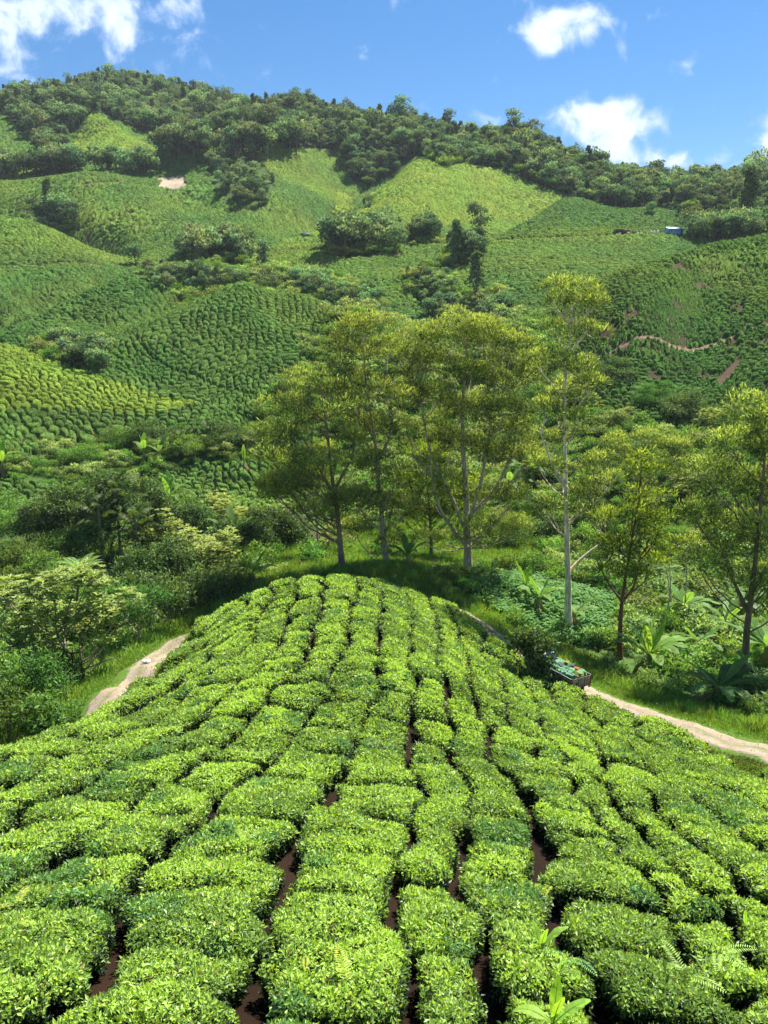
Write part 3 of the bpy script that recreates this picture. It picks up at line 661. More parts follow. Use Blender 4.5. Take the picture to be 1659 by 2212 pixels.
def build_bush(i, body_mb, rng):
    x0, y0, row = SITES[i]; run = RUN[i]; dist = math.hypot(x0, y0, 10) if False else math.sqrt(x0*x0+y0*y0+float(H(x0, y0))**2)
    hb = .54+.14*rng.random()
    # body: rings from skirt to crown
    fr = np.array([.88, .93, .99, 1.0, .93, .78, .5, .22]); hh = np.array([-.12, .15, .30, .48, .76, .93, .99, 1.0])
    M = len(TH); V = []
    for f, h in zip(fr, hh):
        rad = run*f-(.05 if f > .9 else 0); x = x0+np.cos(TH)*rad; y = y0+np.sin(TH)*rad
        V.append(np.stack([x, y, H(x, y)+hb*h-.07+(surf_noise(x, y) if h > .5 else 0)], -1))
    V.append(np.array([[x0, y0, float(H(x0, y0))+hb-.07+float(surf_noise(np.array(x0), np.array(y0)))]]))
    V = np.concatenate(V); R = len(fr); a, b = np.meshgrid(np.arange(R-1), np.arange(M), indexing='ij'); p = a*M+b; q = a*M+(b+1) % M
    F4 = np.stack([p, q, q+M, p+M], -1).reshape(-1, 4); top = R*M
    F3 = np.array([((R-1)*M+j, (R-1)*M+(j+1) % M, top) for j in range(M)])
    body_mb.add(V, F4, None, 0); body_mb.F3.append(F3+body_mb.n-len(V)); body_mb.M3.append(np.zeros(len(F3)))
    # leaves
    L = .040+.0025*dist; Wd = L*.40; area = .5*np.sum(run*np.roll(run, 1))*math.sin(2*PI/M)
    nt_ = int(area*2.5/(L*Wd*.55)); per = np.sum(np.hypot(run, run))*2*PI/M*.75
    th = rng.random(nt_)*2*PI; k = th/(2*PI)*M; k0 = k.astype(int) % M; ft = k-np.floor(k)
    rb = run[k0]*(1-ft)+run[(k0+1) % M]*ft
    # area-uniform over the star shape
    keep = rng.random(nt_) < (rb/run.max())**2; n_need = nt_
    idx = rng.choice(np.nonzero(keep)[0], n_need); th = th[idx]+rng.normal(size=n_need)*.02; rb = rb[idx]-L*.22
    rho = np.sqrt(rng.random(n_need)); x = x0+np.cos(th)*rb*rho; y = y0+np.sin(th)*rb*rho
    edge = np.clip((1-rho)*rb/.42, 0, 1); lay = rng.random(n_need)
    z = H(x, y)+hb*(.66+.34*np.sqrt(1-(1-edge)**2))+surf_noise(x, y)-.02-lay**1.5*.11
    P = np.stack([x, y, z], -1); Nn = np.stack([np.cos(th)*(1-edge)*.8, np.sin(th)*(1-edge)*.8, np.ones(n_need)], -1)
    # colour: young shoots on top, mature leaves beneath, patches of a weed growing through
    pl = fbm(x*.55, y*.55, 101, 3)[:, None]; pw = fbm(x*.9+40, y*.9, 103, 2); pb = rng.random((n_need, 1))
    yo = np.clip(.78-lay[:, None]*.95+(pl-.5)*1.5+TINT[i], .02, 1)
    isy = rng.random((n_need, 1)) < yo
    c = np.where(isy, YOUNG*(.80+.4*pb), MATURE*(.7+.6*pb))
    wd = (pw > .70)[:, None] & (rng.random((n_need, 1)) < .75); c = np.where(wd, WEED*(.7+.6*pb), c)
    c = np.where((rng.random((n_need, 1)) < .008), DRY, c)
    # side leaves: old, dark, sparse
    ns = int(per*hb*.9/(L*Wd*.55)); th = rng.random(ns)*2*PI; k = th/(2*PI)*M; k0 = k.astype(int) % M; ft = k-np.floor(k); rb = run[k0]*(1-ft)+run[(k0+1) % M]*ft
    hs = rng.random(ns)**.75; rad = rb*(.93+.05*rng.random(ns)); xs = x0+np.cos(th)*rad; ys = y0+np.sin(th)*rad
    Ps = np.stack([xs, ys, H(xs, ys)+hb*(.12+.72*hs)+surf_noise(xs, ys)*hs], -1); Ns = np.stack([np.cos(th), np.sin(th), .3+0*th], -1)
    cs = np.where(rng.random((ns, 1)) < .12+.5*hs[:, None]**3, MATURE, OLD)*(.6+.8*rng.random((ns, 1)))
    P = np.concatenate([P, Ps]); Nn = np.concatenate([Nn, Ns]); c = np.concatenate([c, cs]); sz = L*(.65+.7*rng.random(len(P)))
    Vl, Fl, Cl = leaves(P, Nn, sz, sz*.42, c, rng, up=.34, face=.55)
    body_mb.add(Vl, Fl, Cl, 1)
TINT = (RNG.random(len(SITES))-.5)*.42
def near_size(i):
    """how large a bush shows in the photo"""
    x, y = SITES[i, :2]; z = float(H(x, y))+.7; px, py = proj(x, y, z)
    a = .5*np.sum(RUN[i]**2)*2*PI/len(TH); d2 = x*x+y*y+z*z
    vis = (-120 < px < 1780) and (py < 2330) and y*CP-z*SP > 1
    return a/d2*(abs(z)/math.sqrt(d2)) if vis else 0
def place_words(px, py):
    col = 'left edge' if px < 200 else 'left part' if px < 600 else 'middle' if px < 1050 else 'right part' if px < 1460 else 'right edge'
    return col
def build_near_tea():
    size = np.array([near_size(i) for i in range(len(SITES))]); order = np.argsort(-size)
    vis = order[size[order] > 0]; solo = vis[:298]; rest = vis[298:]
    hid = order[size[order] <= 0]; rest = np.concatenate([rest, hid[np.abs(SITES[hid, 0]) < 60]])
    print('tea sites', len(SITES), 'solo', len(solo), 'rest', len(rest))
    ORD = ['first','second','third','fourth','fifth','sixth','seventh','eighth','ninth','tenth','eleventh','twelfth','thirteenth','fourteenth','fifteenth','sixteenth','seventeenth','eighteenth','nineteenth','twentieth']+['twenty-'+w for w in ('first','second','third','fourth','fifth','sixth','seventh','eighth','ninth')]+['thirtieth','thirty-first','thirty-second','thirty-third','thirty-fourth','thirty-fifth']
    rank = {}
    for k in set(SITES[solo, 2]):
        m = [i for i in solo if SITES[i, 2] == k]; m.sort(key=lambda i: -proj(SITES[i, 0], SITES[i, 1], float(H(SITES[i, 0], SITES[i, 1]))+.6)[1])
        for q, i in enumerate(m): rank[i] = q
    ar = np.array([np.sum(RUN[i]**2) for i in solo]); a1, a2 = np.percentile(ar, [33, 66])
    for i in solo:
        k = int(SITES[i, 2]); a = np.sum(RUN[i]**2); size_w = 'small' if a < a1 else 'broad' if a > a2 else 'clipped'
        tone = 'yellow-green' if TINT[i] > .07 else 'mid-green' if TINT[i] < -.07 else 'bright green'; rw = f'{ORD[k]} row right' if k >= 0 else f'{ORD[-k-1]} row left'
        lab = f'{size_w} {tone} tea bush, {ORD[min(rank[i], 34)]} from the bottom in the {rw} of centre'
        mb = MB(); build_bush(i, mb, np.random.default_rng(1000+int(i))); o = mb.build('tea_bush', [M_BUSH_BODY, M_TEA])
        tag(o, lab, 'tea bush', 'tea bushes on the near hillside')
    mb = MB()
    for i in rest: build_bush(i, mb, np.random.default_rng(1000+int(i)))
    o = mb.build('tea_bushes', [M_BUSH_BODY, M_TEA]); tag(o, 'smaller looking tea bushes filling the rest of the near hillside', 'tea bushes', kind='stuff')
build_near_tea()
# ------------------------------------------------------------------ trees
M_BARK = mat_solid('bark', (.30, .25, .20), rough=.9, noise=.35, nscale=5, bump=.4, stretch=(1, 1, .25))
M_GUM = mat_leaf('gum_leaf', (2.1, 2.1, 2.0), vary=.10, rough=.6, trans=.48, spec=.12)
M_BROAD = mat_leaf('broad_leaf', (1.5, 1.55, 1.5), vary=.12, rough=.5, trans=.32, spec=.2)
M_FOREST = mat_leaf('forest_leaf', (2.3, 2.45, 3.0), vary=.42, rough=.8, trans=.25, spec=.05)
M_SHRUB = mat_leaf('shrub_leaf', (1.45, 1.5, 1.45), vary=.30, rough=.6, trans=.35, spec=.12)
M_FROND = mat_leaf('frond', (1.5, 1.5, 1.5), vary=.12, rough=.5, trans=.45, spec=.12)
def puff(c, r, n, L, rng, young, mature, tipz=.35, flat=.62, up=.9, wr=.22, shell=.55, droop=0.0, sz_j=.35, face=0.0):
    """a dome of leaves: c centre, r radius"""
    d = rng.normal(size=(n, 3)); d /= np.linalg.norm(d, axis=1)[:, None]; d[:, 2] = np.where(rng.random(n) < .7, np.abs(d[:, 2]), d[:, 2])
    rad = r*(shell+(1-shell)*rng.random(n))**.8; ra = rng.random(3)*6.28
    lump = 1+.16*np.sin(d[:, 0]*4+ra[0])+.16*np.sin(d[:, 1]*5+ra[1])
    P = np.asarray(c)+d*(rad*lump)[:, None]*np.array([1, 1, flat])
    hz = d[:, 2]*rad/r+rng.normal(size=n)*.22
    k = np.clip((hz-tipz)*1.9+.25, 0, 1)[:, None]
    pb = .65+.7*rng.random((n, 1)); C = (np.array(mature)*(1-k)+np.array(young)*k)*pb
    sz = L*(1-sz_j+2*sz_j*rng.random(n))
    return leaves(P, d*.8+np.array([0, 0, .5]), sz, sz*wr, C, rng, up=up, droop=droop, face=face)
def limb(a, b, r0, r1, rng, bow=.12, n=7):
    a = np.asarray(a, float); b = np.asarray(b, float); t = np.linspace(0, 1, n)[:, None]; L = np.linalg.norm(b-a)
    up = np.array([0, 0, 1.0])
    # leaves the stem outwards, then bends upwards
    P = a*(1-t)+b*t; P = P-up*(bow*L*np.sin(t*PI)*.8)+rng.normal(size=(n, 3))*L*.018*np.sin(t*PI)
    return P, r0+(r1-r0)*np.linspace(0, 1, n)
def tree_thing(name, Y, trunk_px, ells, label, cat='tree', group=None, seed=0, dens=1.0, pr=(1.0, 1.7), kind='gum', r0=.22, bark=(1, 1, 1), depth=1.0, extra_stems=(), limbs=7, bare=()):
    """a tree whose trunk and crown masses are given by where the photo shows them, at distance Y"""
    rng = np.random.default_rng(seed+77)
    def W(px, py, dy=0.0): return unproj(px, py, Y+dy)
    tp = [W(*p) for p in trunk_px]; base = at_y(trunk_px[0][0], Y); tp[0] = base-np.array([0, 0, .25])
    root = empty(name, tuple(base)); tag(root, label, cat, group)
    P = smooth_line(np.array(tp), 26); P = P+np.cumsum(rng.normal(size=P.shape)*.02, axis=0)*np.array([1, 1, 0])
    wood = MB(); wood.tube(P-base, np.linspace(r0, r0*.22, len(P))*(1+.5*np.exp(-np.linspace(0, 9, len(P)))), 8, bark)
    stems = [P]
    for st in extra_stems:
        Q = smooth_line(np.array([W(*p) for p in st])+np.array([0, rng.normal()*.3, 0]), 16); wood.tube(Q-base, np.linspace(r0*.6, r0*.15, len(Q)), 6, bark); stems.append(Q)
    for st in bare:
        Q = smooth_line(np.array([W(*p) for p in st])+np.array([0, -.8, 0]), 12); wood.tube(Q-base, np.linspace(.06, .015, len(Q)), 5, np.array([2.2, 2.3, 2.3]))
    puffs = []
    m_px = (Y*1.02)/FPX
    for (cx, cy, rx, ry, *o) in ells:
        c = W(cx, cy, (rng.random()-.5)*rx*m_px*depth); R = np.array([rx*m_px, rx*m_px*depth, ry*m_px])
        vol = R[0]*R[1]*R[2]; mr = .5*(pr[0]+pr[1]); n = max(3, int(dens*(2.6 if kind == 'gum' else 3.1)*(R[0]*R[2]+R[0]*R[1]+R[1]*R[2])/3/(mr*mr)*1.35))
        for _ in range(n):
            d = rng.normal(size=3); d /= np.linalg.norm(d)
            if d[2] < -.35 and rng.random() < .6: d[2] *= -1
            puffs.append((c+d*R*(.35+.6*rng.random()**.6), pr[0]+(pr[1]-pr[0])*rng.random()))
    cen = np.array([p[0] for p in puffs])
    # limbs: puffs grouped by direction round the stems
    k = min(limbs*len(ells), len(cen)//2+1); cc = cen[rng.choice(len(cen), k, replace=False)]
    for _ in range(4):
        a = np.argmin(((cen[:, None]-cc[None])**2).sum(-1), 1)
        cc = np.array([cen[a == i].mean(0) if (a == i).any() else cc[i] for i in range(k)])
    allst = np.concatenate(stems)
    for i in range(k):
        g = np.nonzero(a == i)[0]
        if len(g) == 0: continue
        hub = cc[i]-np.array([0, 0, .5]); hd = np.hypot(allst[:, 0]-hub[0], allst[:, 1]-hub[1])
        cost = np.abs((hub[2]-allst[:, 2])-hd*.9-.3)+hd*.5+50*(allst[:, 2] > hub[2])+50*(allst[:, 2] < base[2]+.12*(P[-1, 2]-base[2]))
        s = allst[int(np.argmin(cost))]
        rr = max(.035, .03+.018*math.sqrt(len(g))*np.linalg.norm(hub-s)**.3)*min(1, r0/.2)
        Lp, Lr = limb(s, hub, rr, rr*.55, rng); wood.tube(Lp-base, Lr, 5, bark)
        for j in g:
            e = cen[j]-np.array([0, 0, puffs[j][1]*.25]); st = Lp[rng.integers(3, len(Lp))]
            Bp, Br = limb(st, e, rr*.45, .012, rng, n=5); wood.tube(Bp-base, Br, 4, bark)
    wood.build('trunk', M_BARK, root, True)
    cr = MB()
    for c, r in puffs:
        if kind == 'gum':
            cr.add(*puff(c-base, r, int(185*r*r), .34, rng, (.190, .230, .072), (.048, .074, .024), tipz=.34, wr=.20, up=.95, flat=.7))
        elif kind == 'dark':
            cr.add(*puff(c-base, r, int(120*r*r), .40, rng, (.14, .19, .03), (.045, .075, .015), tipz=.35, wr=.24, up=.7))
        elif kind == 'rosette':
            n = int(19*r*r); d = rng.normal(size=(n, 3)); d /= np.linalg.norm(d, axis=1)[:, None]; d[:, 2] = np.where(rng.random(n) < .75, np.abs(d[:, 2]), d[:, 2])
            pc = c-base+d*r*(.5+.5*rng.random((n, 1))); q = 8; th = rng.random((n, q))*.5+np.arange(q)*2*PI/q
            dirs = np.stack([np.cos(th), np.sin(th), .25+.5*rng.random((n, q))-.45*(rng.random((n, q)) < .4)], -1)+d[:, None]*.45
            dirs /= np.linalg.norm(dirs, axis=-1)[..., None]; sz = .34*(.7+.6*rng.random((n, q)))
            base_p = np.repeat(pc[:, None], q, 1).reshape(-1, 3); dd = dirs.reshape(-1, 3); s = np.cross(dd, np.array([0, 0, 1.0])); s /= np.linalg.norm(s, axis=1)[:, None]+1e-6
            L_ = sz.reshape(-1)[:, None]; nn = np.cross(s, dd); V = np.empty((len(dd), 4, 3)); V[:, 0] = base_p; V[:, 2] = base_p+dd*L_-np.array([0, 0, 1])*L_*.22; mid = base_p+dd*L_*.55
            V[:, 1] = mid+s*L_*.17; V[:, 3] = mid-s*L_*.17
            kk = np.clip(d[:, 2:3]*.8+rng.random((n, 1))*.5, 0, 1); Cc = np.array([.055, .095, .018])*(1-kk)+np.array([.25, .29, .085])*kk
            Cc = np.repeat(Cc[:, None]*(.75+.5*rng.random((n, q, 1))), 1, 1).reshape(-1, 3)
            cr.add(V.reshape(-1, 3), np.arange(len(dd)*4).reshape(-1, 4), np.repeat(Cc, 4, 0))
        elif kind == 'leafy':
            cr.add(*puff(c-base, r, int(150*r*r), .30, rng, (.09, .14, .038), (.026, .052, .015), tipz=.2, wr=.42, up=.35, flat=.8, shell=.35, face=.5))
        elif kind == 'green':
            cr.add(*puff(c-base, r, int(190*r*r), .27, rng, (.13, .225, .05), (.035, .075, .02), tipz=.2, wr=.30, up=.35, flat=.75, shell=.4, face=.5))
    cr.build('crown', {'gum': M_GUM, 'dark': M_GUM, 'rosette': M_BROAD, 'leafy': M_BROAD, 'green': M_SHRUB}[kind], root)
    return root
GG = 'tall gum trees growing beyond the spur'
def build_gums():
    tree_thing('gum_tree', 62, [(741,1229),(733,1150),(722,1060),(712,980),(700,880),(690,830)],
        [(690,850,75,50),(610,900,55,40),(650,935,80,45),(740,905,55,55),(600,985,60,40),(700,1010,90,50),(640,1060,70,45),(740,1080,50,40),(770,990,30,60),(600,1050,60,28),(680,1110,60,26)],
        'leftmost tall gum tree, broad low crown on a slanting brown trunk', group=GG, seed=1, dens=.72, bark=(.75,.58,.48), r0=.24, extra_stems=[[(715,1060),(672,980),(640,920)],[(722,1060),(760,990),(775,900)]])
    tree_thing('gum_tree', 64, [(836,1226),(828,1150),(820,1060),(812,960),(795,860),(782,770),(790,720)],
        [(790,722,42,32),(760,770,42,35),(820,760,36,36),(790,840,58,40),(850,880,30,40),(800,930,60,40),(830,1020,50,45),(790,1090,60,40),(850,1110,40,40),(770,1150,40,24),(860,1170,36,24)],
        'slender gum tree with pale forked stems rising behind the crest of the tea', group=GG, seed=2, bark=(1.4,1.25,1.1), r0=.22, extra_stems=[[(812,960),(770,880),(752,800)],[(815,1000),(850,930),(835,800)]])
    tree_thing('gum_tree', 68, [(1011,1246),(1010,1150),(1006,1060),(1000,960),(1000,860),(1010,760)],
        [(1000,718,62,34),(920,745,55,32),(870,770,45,28),(1060,740,50,36),(1115,765,45,36),(960,800,70,32),(1050,820,60,34),(1130,830,36,36),(930,860,55,34),(1010,900,75,36),(1090,905,55,40),(950,970,65,40),(1060,990,60,40),(880,840,35,40),(1120,940,34,34),(900,940,42,36),(1080,1080,50,34),(1130,1010,40,34),(960,1060,50,36),(1040,1150,50,28),(940,1170,40,26),(1110,1150,46,26)],
        'largest gum tree with a wide many-domed crown and clustered pale stems', group=GG, seed=3, bark=(1.5,1.4,1.25), r0=.34, limbs=5,
        extra_stems=[[(1008,1160),(985,1090),(930,990),(915,900),(900,800)],[(1008,1140),(1040,1040),(1060,920),(1070,800)],[(1008,1120),(1070,1060),(1110,980),(1120,860)],[(1010,1180),(960,1120),(935,1060),(925,960)]])
    tree_thing('gum_tree', 76, [(931,1216),(930,1150),(925,1080),(918,1000)], [(925,1000,60,45),(880,1070,50,40),(965,1080,55,45),(925,1120,40,30),(1000,1060,50,40)],
        'dark thin gum tree half hidden behind the largest one', group=GG, seed=4, bark=(.5,.4,.35), r0=.17, kind='dark')
    tree_thing('gum_tree', 60, [(1228,1366),(1227,1250),(1225,1150),(1222,1050),(1220,950),(1222,850),(1232,740),(1238,670)],
        [(1205,636,30,18),(1258,640,36,20),(1285,662,30,18),(1225,668,30,20),(1215,720,32,20),(1280,715,28,18),(1190,790,52,26),(1250,800,36,26),(1285,835,32,22),(1215,850,40,22),(1175,890,42,24),(1230,905,34,22),(1215,955,36,30),(1180,1015,46,22),(1270,1005,42,24),(1300,1040,46,24),(1240,1075,36,22),(1265,1115,44,22),(1190,1090,30,20)],
        'tallest gum tree with a straight white trunk and airy tiers of leaves', group=GG, seed=5, bark=(2.4,2.3,2.1), r0=.26, limbs=2, dens=.8, pr=(.8,1.25),
        extra_stems=[[(1225,1130),(1290,1085),(1335,1030)],[(1224,1055),(1190,1000),(1165,930)],[(1228,1240),(1262,1205),(1320,1160)]])
    tree_thing('gum_tree', 55, [(1339,1422),(1340,1360),(1344,1300),(1352,1240),(1362,1180),(1375,1100)],
        [(1340,1130,46,32),(1390,1085,50,38),(1320,1190,50,32),(1380,1180,50,38),(1430,1120,36,36),(1340,1240,48,30),(1410,1230,36,30),(1375,1020,40,30)],
        'gum tree with a rusty red trunk above the banana plants', group=GG, seed=6, bark=(.62,.33,.24), r0=.2, kind='dark', dens=.7, pr=(.8,1.3), extra_stems=[[(1344,1300),(1370,1270),(1385,1200)],[(1344,1300),(1310,1255),(1290,1210)]])
    tree_thing('gum_tree', 49, [(1605,1482),(1610,1400),(1617,1320),(1628,1220),(1640,1100),(1650,960)],
        [(1640,880,60,45),(1600,950,55,50),(1680,960,70,60),(1560,1040,55,50),(1640,1060,70,60),(1530,1130,50,45),(1600,1160,70,50),(1680,1160,60,60),(1540,1215,40,40),(1610,1250,60,45),(1680,1270,50,50),(1760,1060,80,90)],
        'dense olive gum tree with a brown trunk at the right edge', group=GG, seed=7, bark=(.62,.48,.36), r0=.26, dens=1.05, extra_stems=[[(1617,1320),(1580,1240),(1550,1150)],[(1620,1300),(1680,1200),(1720,1080)]])
    tree_thing('gum_tree', 82, [(1385,1175),(1382,1120),(1370,1060),(1390,1000)], [(1370,960,50,28),(1430,975,50,30),(1340,1000,42,28),(1400,1025,56,30),(1470,1010,34,30)],
        'small bright gum tree with a flat pale crown at the foot of the right-hand hill', group=GG, seed=8, bark=(1.3,1.2,1.1), r0=.16, dens=.85)
    tree_thing('gum_tree', 72, [(687,1192),(685,1130),(678,1060)], [(680,1040,50,36),(640,1020,40,30),(600,1055,36,30)], 'thin grey gum stem standing behind the leftmost crown', group=GG, seed=9, bark=(1.0,.95,.85), r0=.14, kind='dark')
    for q, (a, b) in enumerate([((1440,1350),(1452,1185)),((1476,1340),(1480,1170)),((1452,1352),(1432,1205))]):
        tree_thing('sapling', 62+q, [a, ((a[0]+b[0])/2+3, (a[1]+b[1])/2), b], [(b[0], b[1], 24, 26)], ['bare pale sapling nearest the red-trunked gum tree', 'straight pale sapling, right one of the thin three among the bananas', 'leaning pale sapling between two others behind the bananas'][q], group='thin pale saplings', seed=20+q, bark=(1.5,1.4,1.2), r0=.09, dens=.4, pr=(.6,.9), kind='dark', limbs=2)
build_gums()
def build_left_trees():
    gr = 'broad-leaved trees left of the near hillside'
    tree_thing('broadleaf_tree', 42.5, [(180,1492),(160,1450),(140,1410),(120,1370)], [(60,1290,70,36),(150,1280,80,36),(230,1320,60,36),(100,1345,90,40),(200,1370,70,36),(30,1370,60,40),(130,1420,60,22)],
        'spreading tree with pale star-shaped leaf tufts and forked grey trunks by the road', group=gr, seed=31, kind='rosette', r0=.17, bark=(1.0,.95,.88), dens=.75, pr=(.8,1.2), extra_stems=[[(182,1490),(176,1440),(170,1390)],[(180,1490),(130,1440),(80,1400)]],
        bare=[[(140,1440),(95,1400),(60,1420)],[(110,1420),(80,1390),(55,1385)],[(190,1440),(225,1400),(245,1370)],[(200,1430),(240,1415),(270,1405)]])
    tree_thing('broadleaf_tree', 50, [(302,1392),(300,1365),(295,1340)], [(285,1330,50,28),(320,1300,42,26),(250,1290,40,26)], 'small green tree on a thin white trunk beside the grass verge', group=gr, seed=32, kind='green', r0=.10, bark=(1.4,1.35,1.2), pr=(.7,1.1))
    tree_thing('broadleaf_tree', 53, [(328,1360),(322,1330),(330,1300)], [(345,1290,45,30),(300,1270,45,30),(390,1300,35,26)], 'dense dark tree at the end of the left stretch of road', group=gr, seed=33, kind='leafy', r0=.15)
    spec = [(235,1085,50,60,71,'leafy'),(325,1095,46,50,74,'leafy'),(150,1100,50,50,73,'leafy'),(85,1120,46,44,72,'leafy'),(370,1215,55,45,62,'leafy'),(445,1200,60,55,66,'rosette'),(520,1165,55,50,72,'leafy'),(590,1140,50,45,78,'leafy'),(430,1275,55,36,58,'leafy'),(500,1260,50,36,60,'green'),(330,1150,50,45,72,'rosette'),(410,1130,50,40,78,'leafy'),(640,1170,40,36,80,'leafy'),(560,1215,36,30,66,'green'),(480,1110,44,34,84,'rosette'),(300,1225,46,40,60,'leafy')]
    nm = ['dark tree wrapped round the tallest drooping palm','dark tree right of the drooping palms','dark tree on the left slope beside the palms','dark leafy tree at the far left above the thicket','tree with small olive leaves in the middle of the left thicket','yellowish broad-leaved tree at the heart of the left thicket','dull green thicket tree below the small tea plot','dark thicket tree beside the leftmost gum crown','low olive tree directly above the grass verge','fresh green low tree beside the crest of the tea','pale-leaved tree right of the drooping palm','thicket tree just in front of the small tea plot','little tree under the leftmost gum crown','light green small tree next to a banana plant','pale tree on the far side of the thicket','dark tree below the hanging dead fronds']
    for q, (cx, cy, rx, ry, Y, kd) in enumerate(spec):
        g = at_y(cx, Y); gpx, gpy = proj(*g)
        tree_thing('broadleaf_tree', Y, [(cx, gpy), (cx+6, (gpy+cy)/2+ry*.3), (cx, cy)], [(cx, cy, rx, ry), (cx-rx*.55, cy+ry*.45, rx*.6, ry*.6), (cx+rx*.6, cy+ry*.35, rx*.55, ry*.6)], nm[q], group=gr, seed=40+q, kind=kd, r0=.16, dens=1.1, pr=(.9,1.4), bark=(.8,.7,.6))
    spec = [(60,1470,70,40,36),(20,1535,60,45,33),(110,1545,50,36,33),(130,1440,50,34,40),(-40,1450,60,60,38),(60,1130,60,34,76),(130,1175,50,30,70),(30,1200,60,34,66),(160,1120,44,34,78),(10,1265,36,30,56),(95,1225,44,26,62),(215,1165,40,32,68),(30,1090,50,22,84)]
    nm = ['feathery green shrub tree in the lower left thicket','feathery shrub at the left edge beside the tea','low feathery shrub closest to the corner of the road','dark green shrub under the tree with pale tufts','feathery shrub half outside the left edge','bushy tree on the left slope below the tea plots','rounded bush left of the tall drooping palm','bushy green tree above the tree with pale tufts','bush tree nearest the drooping palm on its upper left','small bush above the pale tufted crown at the left edge','bush behind the pale tree fern','bush just right of the pale tree fern','low bush bordering the small left tea plots']
    for q, (cx, cy, rx, ry, Y) in enumerate(spec):
        g = at_y(cx, Y); gpx, gpy = proj(*g)
        tree_thing('shrub_tree', Y, [(cx, gpy), (cx+3, (gpy+cy)/2), (cx, cy)], [(cx, cy, rx, ry), (cx-rx*.5, cy+ry*.6, rx*.6, ry*.6), (cx+rx*.6, cy+ry*.5, rx*.55, ry*.6)], nm[q], cat='shrub', group='shrubby trees in the left thicket', seed=60+q, kind='green', r0=.09, dens=.8, pr=(.8,1.2), bark=(.7,.6,.5), limbs=4)
build_left_trees()

def build_valley_trees():
    spec=[(1150,960,46,36,128,'green'),(1080,1000,40,30,120,'leafy'),(1330,930,60,34,128,'leafy'),(1250,960,50,34,122,'rosette'),(1480,960,60,36,112,'leafy'),(1560,985,50,34,106,'rosette'),(1420,930,50,28,118,'green'),(1180,1080,50,34,104,'green'),(1290,1090,46,34,98,'leafy'),(1500,1080,44,38,92,'rosette'),(1560,1150,40,40,84,'leafy'),(1450,1160,34,30,84,'green'),(1100,1190,44,26,82,'green'),(1180,1160,40,30,86,'leafy'),(1290,1200,44,30,80,'green'),(620,985,40,34,108,'leafy'),(250,975,50,26,104,'green'),(330,955,50,26,106,'leafy'),(410,985,46,22,103,'green'),(480,965,46,26,105,'leafy'),(545,960,40,26,108,'green'),(180,1010,40,24,98,'green'),(600,1100,36,34,92,'green')]
    nm=['green tree at the head of the valley beyond the gums','leafy tree behind the gums near the shaded bananas','wide leafy tree at the foot of the right-hand hill','pale tree beyond the white gum trunk','leafy tree under the patchy tea of the right-hand hill','pale creeper-hung tree beside the right-edge gum','green tree on the lower edge of the right-hand hill','green tree seen through the tiers of the white gum','leafy tree behind the crook of the white gum branch','pale rounded tree left of the right-edge gum crown','leafy tree tucked against the right-edge gum','small green tree in the sunny clearing on the right','green bush tree at the near edge of the clearing','leafy bush tree between largest gum and white gum','green bush tree behind the red-trunked gum','leafy tree at the right end of the shrub belt','wide green shrub, leftmost of the shrub belt','second dark shrub of the shrub belt from the left','low green shrub in the middle of the shrub belt','dark shrub right of the middle of the shrub belt','green shrub near the right end of the shrub belt','small green shrub before the left tea plots','green bush tree under the leftmost gum crown']
    for q,(cx,cy,rx,ry,Y,kd) in enumerate(spec):
        g=at_y(cx,Y); gpx,gpy=proj(*g); cy=min(cy,gpy-ry*.7)
        tree_thing('valley_tree', Y, [(cx, gpy), (cx+4, (gpy+cy)/2), (cx, cy)], [(cx, cy, rx, ry), (cx-rx*.55, cy+ry*.5, rx*.6, ry*.6), (cx+rx*.6, cy+ry*.4, rx*.55, ry*.6)], nm[q], group='trees and tall shrubs of the valley', seed=120+q, kind=kd, r0=.14, dens=.55, pr=(1.0,1.6), bark=(.8,.7,.6), limbs=4)
build_valley_trees()
